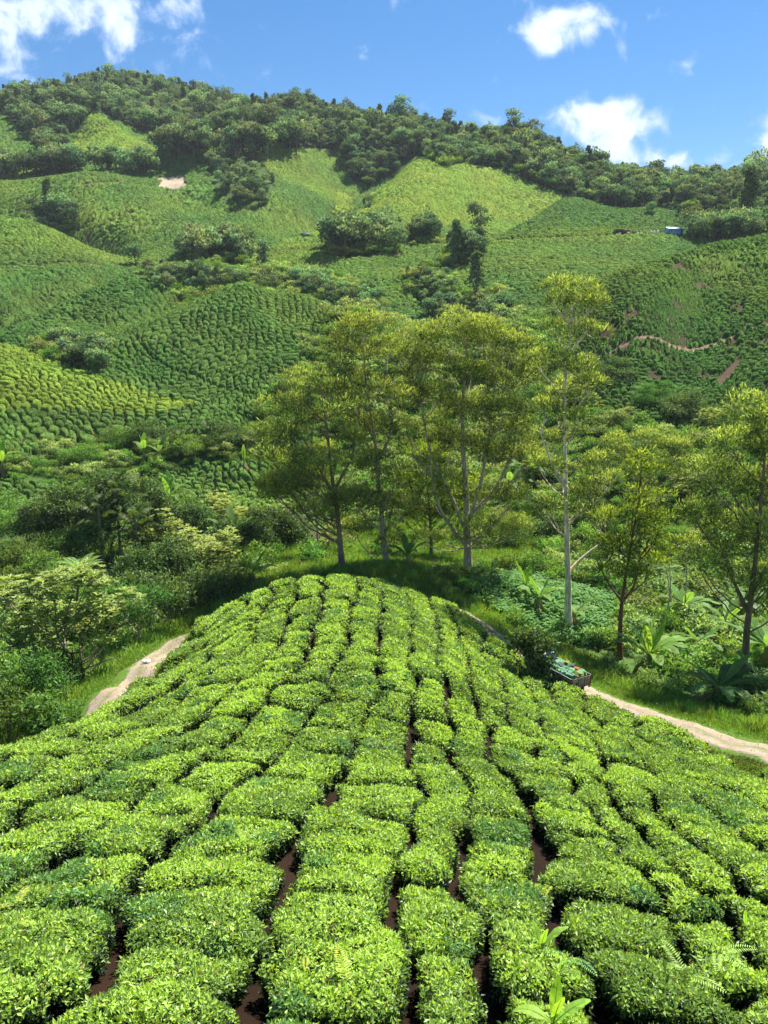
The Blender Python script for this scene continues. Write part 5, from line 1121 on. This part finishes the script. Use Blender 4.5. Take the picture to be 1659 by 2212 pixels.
def build_low():
    rng = np.random.default_rng(3)
    def grid(x0, x1, y0, y1, s):
        gx, gy = np.meshgrid(np.arange(x0, x1, s), np.arange(y0, y1, s), indexing='ij'); return (gx+(rng.random(gx.shape)-.5)*s).ravel(), (gy+(rng.random(gy.shape)-.5)*s).ravel()
    def frame(x, y, z, px): return (px > -160) & (px < 1820)
    # shrubs over the valley floor
    x, y = grid(-70, 120, 40, 200, 1.55); z = H(x, y); px, py = proj(x, y, z); rd, _ = seg_dist(x, y, ROAD); m, _, _ = tea_far_mask(x, y, z)
    den = fbm(x*.11, y*.11, 55, 3)
    base = frame(x, y, z, px) & ~m & (rd > 5.2) & ~inside_road(x, y) & (y < 198)
    lily = inpoly(px, py, [(1015,1262),(1120,1240),(1330,1300),(1335,1400),(1180,1392),(1090,1335),(1030,1300)]) & (y < 85)
    meadow = inpoly(px, py, [(980,1110),(1150,1090),(1180,1230),(1020,1245),(600,1240),(560,1215),(650,1180)]) | inpoly(px, py, [(1340,1090),(1560,1080),(1540,1200),(1360,1210)])
    sh = base & ~lily & (~meadow | (rng.random(len(x)) < .18)) & (den > np.where(px < 720, .18, .33)); sc = (.55+.9*rng.random(len(x))+np.clip((y-90)/60, 0, .9))*np.where(rd < 8, .7, 1)*np.where((px < 720) & (y > 76), .55, 1)
    models = [low_model('shrub_model', 500+i, 'shrub') for i in range(4)]+[low_model('weed_model', 520, 'weed'), low_model('pale_model', 530, 'pale'), low_model('weed_model', 521, 'weed')]
    scatter_stuff('undergrowth', np.stack([x[sh], y[sh], z[sh]-.1], -1), models, 'tangled low shrubs and weeds covering the valley floor', 'undergrowth', sc[sh])
    # far scrub strip at the lower edge of the mountain forest
    x2, y2 = grid(-200, 330, 300, 440, 3.2); z2 = H(x2, y2); qx, qy = proj(x2, y2, z2)
    k2 = inpoly(qx, qy, FOREST) & (y2 > 335) & (rng.random(len(x2)) < .5) & frame(x2, y2, z2, qx)
    scatter_stuff('forest_edge_scrub', np.stack([x2[k2], y2[k2], z2[k2]-.2], -1), models[:4], 'scrub at the foot of the mountain forest', 'scrub', 1.6+1.6*rng.random(int(k2.sum())))
    x3, y3 = grid(-140, 130, 80, 345, 1.9); z3 = H(x3, y3); m3, qx, qy = tea_far_mask(x3, y3, z3); cut = inpoly(qx, qy, NT[0][0]) | (inpoly(qx, qy, FOREST) & (y3 > 335))
    for P, w in zip(PATHS_W, PATHW): d_, _ = seg_dist(x3, y3, P); cut |= d_ < w+.8
    k3 = ~m3 & ~cut & frame(x3, y3, z3, qx) & ((y3 > 120) | (qx < 640)) & (y3 < 335) & (rng.random(len(x3)) < .85)
    scatter_stuff('hollow_scrub', np.stack([x3[k3], y3[k3], z3[k3]-.1], -1), models[:6], 'scrub filling the hollows between the tea hills', 'scrub', (.7+1.1*rng.random(int(k3.sum())))*np.where(y3[k3] < 115, .7, 1.15))
    # lilies
    x, y = grid(5, 40, 50, 85, .42); z = H(x, y); px, py = proj(x, y, z); k = inpoly(px, py, [(1015,1262),(1120,1240),(1330,1300),(1335,1400),(1180,1392),(1090,1335),(1030,1300)])
    scatter_stuff('lily_patch', np.stack([x[k], y[k], z[k]], -1), [low_model('lily_model', 540+i, 'lily') for i in range(3)], 'dense patch of strap-leaved plants beside the white gum trunk', 'ground cover', .8+.5*rng.random(int(k.sum())))
    # long grass on the verge, short grass beside the road
    x, y = grid(-40, 60, 14, 130, .55); z = H(x, y); px, py = proj(x, y, z); rd, _ = seg_dist(x, y, ROAD); ins = inside_road(x, y); m, _, _ = tea_far_mask(x, y, z)
    md = inpoly(px, py, [(980,1110),(1150,1090),(1180,1230),(1020,1245),(600,1240),(560,1215),(650,1180)]) | inpoly(px, py, [(1340,1090),(1560,1080),(1540,1200),(1360,1210)])
    k = frame(x, y, z, px) & ~ins & (((rd > 2.6) & (rd < 7.5)) | md) & (y < 130) & ~m & (rng.random(len(x)) < np.where(md, .8, .75))
    gm = [low_model('grass_model', 550+i, 'grass') for i in range(3)]
    scatter_stuff('long_grass', np.stack([x[k], y[k], z[k]-.03], -1), gm, 'long green grass behind the road and in the valley clearing', 'grass', (.7+.7*rng.random(int(k.sum())))*np.where(px[k] < 700, 1.25, 1.0))
    x, y = grid(-34, 44, 14, 64, .36); z = H(x, y); px, py = proj(x, y, z); rd, _ = seg_dist(x, y, ROAD); k = frame(x, y, z, px) & (rd > 1.15) & (rd < 4.2)
    scatter_stuff('short_grass', np.stack([x[k], y[k], z[k]-.02], -1), [low_model('short_model', 560+i, 'short') for i in range(3)], 'short grass along both sides of the dirt road', 'grass', .8+.6*rng.random(int(k.sum())))
    # dry leaves on the road
    n = 2600; q = rng.integers(0, len(ROAD)-1, n); Pq = ROAD[q]+rng.normal(size=(n, 2))*.75; zq = H(Pq[:, 0], Pq[:, 1])+.055
    sz = .05+.06*rng.random(n); kk = rng.random((n, 1)); mb = MB(); mb.add(*leaves(np.concatenate([Pq, zq[:, None]], 1), np.tile([0, 0, .1], (n, 1)), sz, sz*.6, np.array([.45, .38, .26])*(1-kk)+np.array([.30, .20, .10])*kk, rng, up=0)); o = mb.build('dry_leaves', M_SHRUB); tag(o, 'pale dry leaves strewn over the dirt road', 'leaf litter', kind='stuff')
build_low()
# ------------------------------------------------------------------ truck with its load, shed, shelters, people
M_PAINT = mat_solid('painted_metal', (1, 1, 1), rough=.45, spec=.4, noise=.12, nscale=3, bump=.05)
M_WOOD = mat_solid('worn_board', (1, 1, 1), rough=.85, spec=.2, noise=.3, nscale=6, bump=.3, stretch=(.3, 1, 3))
M_RUB = mat_solid('rubber', (.02, .02, .02), rough=.9, spec=.2)
M_SACK = mat_solid('net_sack', (1, 1, 1), rough=.7, spec=.25, noise=.22, nscale=14, bump=.6)
M_GLASS = mat_solid('window_glass', (.03, .045, .05), rough=.08, spec=.8, noise=.05)
def build_truck():
    rng = np.random.default_rng(77)
    a = hit(1247, 1500, 0, 30); b = hit(1150, 1428, 0, 30)
    P = ROAD; d = np.hypot(P[:, 0]-a[0], P[:, 1]-a[1]); k = int(np.argmin(d)); a = np.array([*P[k], float(H(*P[k]))])
    # heading along the road away from the camera
    q = P[min(len(P)-1, k+9)]; q2 = np.array([*q, float(H(*q))]); hd = q2-a; yaw = math.atan2(hd[1], hd[0]); pitch = math.atan2(hd[2], math.hypot(hd[0], hd[1]))
    a = np.array([a[0]-1.0, a[1]-.55, float(H(a[0]-1.0, a[1]-.55))]); root = empty('truck', (a[0], a[1], a[2]-.10), 0, .88); root.rotation_euler = (0, -pitch, yaw)
    tag(root, 'small farm truck with slatted slate-blue bed heaped with net sacks, on the dirt road', 'truck')
    S = np.array([.075, .105, .13]); W_ = np.array([.20, .19, .18]); RW = np.array([.30, .22, .17])
    Lb, Wb, h0, h1 = 3.3, 1.75, .78, 1.42                     # bed: x from 0 (tail) to Lb
    m = MB(); m.box((Lb/2, 0, h0-.04), (Lb, Wb, .07), col=S*.8); m.box((2.4, .35, .52), (4.6, .10, .14), col=S*.4); m.box((2.4, -.35, .52), (4.6, .10, .14), col=S*.4); m.build('chassis', M_PAINT, root)
    for sd, y in ((1, Wb/2), (-1, -Wb/2)):
        m = MB()
        for i in range(4): m.box((Lb/2, y, h0+.09+i*.165), (Lb, .03, .135), col=S*(.8+.4*rng.random()))
        for x in (.03, Lb/3, 2*Lb/3, Lb-.03): m.box((x, y+sd*.028, h0+.32), (.05, .035, .72), col=S*.6)
        m.box((Lb/2, y, h1+.035), (Lb, .05, .035), col=W_*1.4); m.build('side_board', M_WOOD, root)
    m = MB()
    for i in range(4): m.box((0, 0, h0+.09+i*.165), (.03, Wb-.06, .135), col=RW*(.7+.6*rng.random()))
    for y in (-.82, -.28, .28, .82): m.box((-.028, y, h0+.32), (.035, .05, .70), col=np.array([.30, .12, .07]) if abs(y) > .5 else RW*.6)
    m.build('tailboard', M_WOOD, root)['label'] = 'worn brown slatted tailboard'
    m = MB()
    for i in range(4): m.box((Lb, 0, h0+.09+i*.165), (.03, Wb-.06, .135), col=S)
    m.box((Lb, 0, h1+.05), (.05, Wb, .05), col=W_*1.6); m.build('front_board', M_WOOD, root)
    # cab: shaped side profile, light blue with a pale roof
    prof = np.array([(3.5, .45), (3.5, 1.70), (3.62, 1.84), (4.62, 1.80), (5.02, 1.22), (5.12, 1.12), (5.15, .45)]); n = len(prof)
    def extr(prof, y0, y1, col, mb):
        V = np.concatenate([np.column_stack([prof[:, 0], np.full(n, y0), prof[:, 1]]), np.column_stack([prof[:, 0], np.full(n, y1), prof[:, 1]])])
        F = np.array([(i, (i+1) % n, n+(i+1) % n, n+i) for i in range(n)]); mb.add(V, F, col)
        for o, s in ((0, 1), (n, -1)):
            c = len(V); mid = V[o:o+n].mean(0); mb.add(np.concatenate([V[o:o+n], mid[None]]), np.array([((i, (i+1) % n, n) if s > 0 else ((i+1) % n, i, n)) for i in range(n)]), col)
    blue = np.array([.22, .48, .78]); m = MB(); extr(prof, -.80, .80, blue, m); cabo = m.build('cab', M_PAINT, root)
    m = MB(); m.box((4.13, 0, 1.865), (1.10, 1.62, .05), col=(.5, .55, .58)); m.box((3.58, 0, 1.84), (.12, 1.6, .05), col=(.5, .55, .58)); m.build('roof', M_PAINT, cabo)
    m = MB(); ws = np.array([(4.655, -.70, 1.76), (4.655, .70, 1.76), (5.01, .72, 1.26), (5.01, -.72, 1.26)]); m.add(ws+np.array([.012, 0, .008]), [(0, 1, 2, 3)]); m.build('windscreen', M_GLASS, cabo)
    m = MB(); m.box((3.493, 0, 1.48), (.012, 1.1, .32)); m.build('rear_window', M_GLASS, cabo)
    for y in (.806, -.806):
        m = MB(); m.box((4.1, y, .98), (.92, .02, .95), col=blue*.96); d = m.build('door', M_PAINT, cabo); m = MB(); m.box((4.1, y*1.016, 1.50), (.80, .012, .34)); m.build('side_window', M_GLASS, cabo)
        m = MB(); m.tube(np.array([(4.75, y, 1.3), (4.85, y*1.28, 1.52)]), .014, 5, (.05,)*3); m.box((4.85, y*1.3, 1.62), (.05, .16, .26), col=(.05,)*3); m.build('mirror', M_PAINT, cabo)
        m = MB(); m.box((5.155, y*.72, .78), (.03, .22, .16), col=(.75, .75, .7)); m.build('headlight', M_PAINT, root)
        m = MB(); m.box((-.05, y*.9, .66), (.04, .20, .10), col=(.35, .02, .02)); m.build('tail_light', M_PAINT, root)
    m = MB(); m.box((5.2, 0, .48), (.10, 1.6, .16), col=(.2,)*3); m.build('bumper', M_PAINT, root)
    m = MB(); m.tube(np.array([(3.42, .5, .8), (3.42, .5, 1.98)]), .035, 6, (.03,)*3); m.box((3.42, .5, 2.0), (.4, .3, .05), col=(.7, .74, .76)); m.build('air_intake', M_PAINT, root)
    for x in (.85, 4.35):
        for y in (.74, -.74):
            th = np.linspace(0, 2*PI, 19)[:-1]; rr = .35; m = MB(); k = 18
            pr = [(rr*.6, -.10), (rr*.95, -.10), (rr, -.07), (rr, .07), (rr*.95, .10), (rr*.6, .10)]
            V = np.array([(x+r*math.cos(t), y+o, .35+r*math.sin(t)) for r, o in pr for t in th]); F = np.array([(i*k+j, i*k+(j+1) % k, (i+1)*k+(j+1) % k, (i+1)*k+j) for i in range(5) for j in range(k)]); m.add(V, F)
            tw = m.build('wheel', M_RUB, root, True)
            m = MB(); V = np.array([(x+.21*math.cos(t), y+o, .35+.21*math.sin(t)) for o in (-.06, .06) for t in th]+[(x, y-.04, .35), (x, y+.04, .35)]); F = np.array([(j, (j+1) % k, 2*k) for j in range(k)]+[(k+j, k+(j+1) % k, 2*k+1) for j in range(k)]); m.add(V, F, (.55, .53, .5)); m.build('rim', M_PAINT, tw)
    # the load, each sack its own thing
    bpy.context.view_layer.update(); M = np.array(root.matrix_world)
    cols = [((.13, .29, .12), 'light green'), ((.08, .20, .09), 'mid green'), ((.16, .33, .22), 'pale sea-green'), ((.05, .11, .07), 'dark green'), ((.05, .08, .11), 'dark blue-grey'), ((.28, .08, .04), 'rusty orange'), ((.2, .24, .06), 'yellow-green')]
    seq = [0, 2, 4, 5, 0, 1, 3, 2, 1, 6, 0, 4, 3, 0, 1, 5, 2, 3, 0, 6, 1, 5, 0, 2, 3, 1, 0, 6, 4, 1]
    spots = ['against the left board at the tail', 'in the tail corner on the right', 'on top near the tail', 'against the left board half way', 'in the middle of the bed', 'against the right board half way', 'on top of the heap', 'behind the cab on the left', 'behind the cab in the middle', 'behind the cab on the right']
    i = 0
    for lay in range(2):
        for gx_ in range(6 if lay == 0 else 5):
            for gy_ in range(3):
                x = .32+gx_*.53+(.2 if lay else 0)+rng.normal()*.05; y = -.52+gy_*.52+rng.normal()*.05; z = h0+.22+lay*.36+rng.random()*.08
                c, cn = cols[seq[i % len(seq)]]; w = (M @ np.array([x, y, z, 1]))[:3]
                mb = MB(); V, F = ICO[3]; q = V.copy(); nz = 1+.10*np.sin(V[:, 0]*7+i)+.10*np.sin(V[:, 1]*8+2*i)+.08*np.sin(V[:, 2]*9+i*3); q = q*nz[:, None]*np.array([.33, .28, .24]); q = rot(q, rng.normal()*.2, rng.normal()*.2, yaw+rng.normal()*.6)
                tie = np.exp(-((V[:, 0]-1)**2)/.02); mb.add(q, F, np.array(c)[None]*(.8+.4*fbm(V[:, 0]*4+i, V[:, 1]*4+V[:, 2]*3, i, 2))[:, None]*1.0)
                o = mb.build('sack', M_SACK, None, True); o.location = tuple(w)
                side = 'left' if gy_ == 2 else 'right' if gy_ == 0 else 'middle'; pos = ['by the tail', 'second from tail', 'just behind the centre', 'just ahead of the centre', 'near the front board', 'against the front board'][gx_]
                tag(o, f'{cn} net sack in the truck bed, {"top" if lay else "bottom"} layer, {side}, {pos}', 'sack', 'net sacks heaped in the truck bed'); i += 1
build_truck()
def build_truck_bush():
    tree_thing('shrub_tree', 44.5, [(1140,1462),(1142,1440),(1138,1415)], [(1152,1415,32,34),(1120,1400,26,28),(1165,1452,26,20),(1172,1398,22,24),(1140,1385,24,22),(1182,1440,15,14)], 'bushy shrub hiding the cab of the truck', cat='shrub', seed=90, kind='leafy', r0=.06, dens=1.3, pr=(.45,.7), limbs=4)
    tree_thing('shrub_tree', 53, [(1215,1395),(1215,1385),(1215,1375)], [(1215,1372,34,20),(1270,1390,30,18)], 'feathery shrub beyond the truck below the white gum trunk', cat='shrub', seed=91, kind='green', r0=.05, dens=.8, pr=(.5,.8), limbs=3)
build_truck_bush()
def gable(root, L, D, h, rise, wall, roof, name_w='wall', over=.25, door=None, win=()):
    m = MB(); m.box((0, -D/2, h/2), (L, .08, h), col=wall); m.box((0, D/2, h/2), (L, .08, h), col=wall)
    for s in (-1, 1):
        x = s*(L/2-.04); V = np.array([(x-.04, -D/2+.045, 0), (x-.04, D/2-.045, 0), (x-.04, D/2-.045, h+rise*.2), (x-.04, 0, h+rise), (x-.04, -D/2+.045, h+rise*.2)]); V2 = V+np.array([.08, 0, 0]); m.add(np.concatenate([V, V2]), [(0, 1, 6, 5), (1, 2, 7, 6), (4, 0, 5, 9)], wall)
        m.add(V, [(0, 1, 2), (0, 2, 3), (0, 3, 4)], wall); m.add(V2, [(0, 2, 1), (0, 3, 2), (0, 4, 3)], wall)
    m.build(name_w, M_PAINT, root)
    m = MB()
    for s in (-1, 1):
        a = math.atan2(rise, D/2); ln = math.hypot(D/2+over, rise*(D/2+over)/(D/2))
        cz = h+rise-(D/2+over)/2*math.tan(a)+.06; m.box((0, s*(D/2+over)/2, cz), (L+over*2, ln, .05), rx=-s*a, col=roof)
        for k in range(int(L/.5)): m.box((-L/2+.25+k*.5, s*(D/2+over)/2, cz+.035), (.05, ln*.98, .03), rx=-s*a, col=np.array(roof)*.93)
    m.build('roof', M_PAINT, root)
def build_buildings():
    p = hit(1455, 508, 0, 200); ctr = p; root = empty('shed', tuple(p), .12); tag(root, 'pale blue shed with a white metal roof beside the high track', 'shed')
    gable(root, 5.4, 3.0, 1.9, .55, (.16, .38, .72), (.72, .80, .86))
    m = MB(); m.box((1.9, -1.55, .95), (.55, .03, 1.8), col=(.04, .05, .09)); m.build('door', M_PAINT, root)
    for x in (-1.6, -.2, .9): m = MB(); m.box((x, -1.55, 1.25), (.5, .03, .5), col=(.10, .2, .35)); m.build('window', M_PAINT, root)
    for q, (px, py, c, lab, r) in enumerate([(1421,504,(.8,.85,.7),'pale sack on the track, first one left of the blue shed',.42),(1413,505,(.8,.85,.7),'pale sack on the track, second one left of the blue shed',.42),(1406,504,(.82,.86,.7),'pale sack farthest left of the group beside the blue shed',.40),
            (1447,506,(.8,.8,.75),'white sack leaning on the long wall of the blue shed',.3),(1339,508,(.9,.9,.9),'white sack in front of the dark shelter on the track',.4),(1357,508,(.9,.9,.88),'white sack beside the red trailer',.42),(1377,509,(.9,.9,.88),'white heap on the track right of the red trailer',.4),(1385,508,(.9,.9,.85),'small white sack midway to the blue shed',.36),(1332,509,(.85,.85,.85),'grey-white sack at the left post of the dark shelter',.34)]):
        p = hit(px, py+2, 0, 200); mb = MB(); V, F = ICO[2]; mb.add(V*np.array([r, r*.8, r*1.35])*(1+.12*np.sin(V[:, :1]*6+q))+np.array([0, 0, r*1.1]), F, c); o = mb.build('sack', M_SACK, None, True); o.location = (p[0], p[1], p[2]+.25); tag(o, lab, 'sack', 'pale sacks along the high track')
    p = hit(1337, 508, 0, 200); root = empty('shelter', tuple(p), .1); tag(root, 'open dark shelter with a flat roof on posts beside the high track', 'shelter')
    m = MB(); m.box((0, 0, 1.75), (3.0, 2.0, .10), col=(.30, .32, .34)); m.build('roof', M_PAINT, root); m = MB(); m.box((0, .9, .85), (2.8, .06, 1.6), col=(.05, .05, .06)); m.build('back_wall', M_PAINT, root)
    for x in (-1.35, 0, 1.35): m = MB(); m.box((x, -.85, .85), (.1, .1, 1.7), col=(.12, .10, .09)); m.build('post', M_PAINT, root)
    p = hit(1351, 508, 0, 200); root = empty('trailer', tuple(p), .1); tag(root, 'dark red trailer box parked on the high track by the shelter', 'trailer')
    m = MB(); m.box((0, 0, .95), (2.6, 1.5, .12), col=(.10, .03, .03)); 
    for y in (-.75, .75): m.box((0, y, 1.25), (2.6, .05, .5), col=(.26, .05, .045))
    for x in (-1.27, 1.27): m.box((x, 0, 1.25), (.05, 1.4, .5), col=(.26, .05, .045))
    b = m.build('body', M_PAINT, root)
    for x in (-.7, .7):
        for y in (-.6, .6):
            m = MB(); th = np.linspace(0, 2*PI, 13)[:-1]; V = np.array([(x+.42*math.cos(t), y+o, .42+.42*math.sin(t)) for o in (-.1, .1) for t in th]+[(x, y-.1, .42), (x, y+.1, .42)]); m.add(V, [(j, (j+1) % 12, 12+(j+1) % 12, 12+j) for j in range(12)]); m.add(V, [(j, 24, (j+1) % 12) for j in range(12)]+[(12+j, 12+(j+1) % 12, 25) for j in range(12)]); m.build('wheel', M_RUB, root)
    p = hit(880, 699, 0, 150); root = empty('hut', tuple(p), -.08); tag(root, 'tiny grey-white field hut with a dark open side on the tea slope', 'hut')
    m = MB(); m.box((-.7, 0, 1.0), (1.5, 1.3, 1.3), col=(.55, .56, .62)); m.build('wall', M_PAINT, root); m = MB(); m.box((0, 0, 1.78), (3.2, 1.7, .10), col=(.62, .62, .63), rx=-.12); m.build('roof', M_PAINT, root)
    m = MB(); m.box((.75, .5, 1.0), (1.4, .08, 1.4), col=(.03, .03, .05)); m.build('back_wall', M_PAINT, root)
    for x in (.1, 1.45): m = MB(); m.box((x, -.55, .9), (.09, .09, 1.7), col=(.2, .18, .16)); m.build('post', M_WOOD, root)
    p = hit(659, 513, 0, 200); mb = MB(); V, F = ICO[3]; nz = 1+.22*(fbm(V[:, 0]*2+5, V[:, 1]*2+V[:, 2]*2, 3, 3)-.5)*2; mb.add(V*nz[:, None]*np.array([2.2, 1.6, 1.3])+np.array([0, 0, .6]), F, (.17, .15, .17)); o = mb.build('boulder', M_WOOD); o.location = tuple(p); tag(o, 'grey boulder in the gully between the bright tea slopes', 'boulder')
    p = hit(322, 1433, 0, 30); mb = MB(); V, F = ICO[2]; mb.add(V*(1+.2*np.sin(V[:, :1]*5))*np.array([.25, .18, .10])+np.array([0, 0, .12]), F, (.75, .72, .68)); o = mb.build('stone', M_SACK, None, False); o.location = (p[0]-.1, p[1], p[2]); tag(o, 'white stone lying on the left stretch of road', 'stone')
build_buildings()
def person(px, py, shirt, trouser, hat, label, yaw=0.0, y0=150):
    p = hit(px, py, 0, y0); root = empty('person', (p[0], p[1], p[2]+.1), yaw); tag(root, label, 'person')
    J = [(0,0,.95),(0,0,1.15),(0,.01,1.38),(0,.01,1.50),(0,-.02,1.62),(0,-.02,1.72),(.19,0,1.40),(.27,-.08,1.12),(.22,-.30,1.02),(-.19,0,1.40),(-.27,-.08,1.12),(-.22,-.30,1.02),(.10,0,.90),(.11,-.02,.50),(.11,.03,.08),(.11,-.12,.04),(-.10,0,.90),(-.11,.02,.50),(-.11,.08,.08),(-.11,-.06,.04)]
    E = [(0,1),(1,2),(2,3),(3,4),(4,5),(2,6),(6,7),(7,8),(2,9),(9,10),(10,11),(0,12),(12,13),(13,14),(14,15),(0,16),(16,17),(17,18),(18,19)]
    R = [.15,.14,.15,.06,.10,.09,.07,.05,.035,.07,.05,.035,.10,.07,.05,.04,.10,.07,.05,.04]
    me = bpy.data.meshes.new('person_body'); me.from_pydata(J, E, []); o = bpy.data.objects.new('body', me); COL.objects.link(o); o.parent = root
    md = o.modifiers.new('skin', 'SKIN'); 
    for v, r in zip(me.skin_vertices[0].data, R): v.radius = (r, r*.85)
    me.skin_vertices[0].data[0].use_root = True; o.modifiers.new('sub', 'SUBSURF').levels = 1
    mt = bpy.data.materials.new('figure'); mt.use_nodes = True; nt = mt.node_tree; bs = nt.nodes['Principled BSDF']; bs.inputs['Roughness'].default_value = .8
    tc = N(nt, 'ShaderNodeTexCoord'); sx = N(nt, 'ShaderNodeSeparateXYZ'); nt.links.new(tc.outputs['Object'], sx.inputs[0])
    cr = N(nt, 'ShaderNodeValToRGB'); nt.links.new(math_n(nt, 'DIVIDE', sx.outputs[2], 2.0), cr.inputs[0]); cr.color_ramp.interpolation = 'CONSTANT'
    cr.color_ramp.elements[0].color = (*trouser, 1); cr.color_ramp.elements[1].position = .47; cr.color_ramp.elements[1].color = (*shirt, 1); e = cr.color_ramp.elements.new(.745); e.color = (.25, .13, .08, 1); nt.links.new(cr.outputs[0], bs.inputs[0]); me.materials.append(mt)
    m = MB(); th = np.linspace(0, 2*PI, 13)[:-1]; V = np.array([(r*math.cos(t), -.02+r*math.sin(t), z) for r, z in ((.24, 1.70), (.13, 1.74), (.10, 1.84)) for t in th]+[(0, -.02, 1.86)]); m.add(V, [(i*12+j, i*12+(j+1) % 12, (i+1)*12+(j+1) % 12, (i+1)*12+j) for i in range(2) for j in range(12)]); m.add(V, [(24+j, 24+(j+1) % 12, 36) for j in range(12)]); m.build('hat', mat_solid('hat_cloth', hat, noise=.1), root)
person(347, 573, (.75,.74,.72), (.45,.13,.05), (.85,.85,.84), 'person in white top and hat standing at the end of the middle track')
person(1284, 486, (.80,.80,.80), (.35,.35,.36), (.8,.8,.78), 'person in white among the tea above the dark shelter', 0, 200)
# ------------------------------------------------------------------ air
def build_haze():
    mb = MB(); mb.box((0, 640, 120), (2600, 1420, 420)); o = mb.build('haze', []) if False else None
    V = np.array([(x, y, z) for x in (-1080, 1080) for y in (-20, 1010) for z in (-46, 225)]); F = np.array([(0, 1, 3, 2), (4, 6, 7, 5), (0, 4, 5, 1), (2, 3, 7, 6), (0, 2, 6, 4), (1, 5, 7, 3)])
    m = bpy.data.materials.new('air'); m.use_nodes = True; nt = m.node_tree; nt.nodes.clear(); out = N(nt, 'ShaderNodeOutputMaterial'); pv = N(nt, 'ShaderNodeVolumePrincipled')
    pv.inputs['Color'].default_value = (.86, .92, 1.0, 1); pv.inputs['Density'].default_value = HAZE; pv.inputs['Anisotropy'].default_value = 0.0; nt.links.new(pv.outputs[0], out.inputs['Volume'])
    o = np_obj('haze', np_mesh('haze', V, F, [m])); tag(o, 'thin pale haze over the far hills', 'haze', kind='stuff')
HAZE = 0.000095
if HAZE: build_haze()
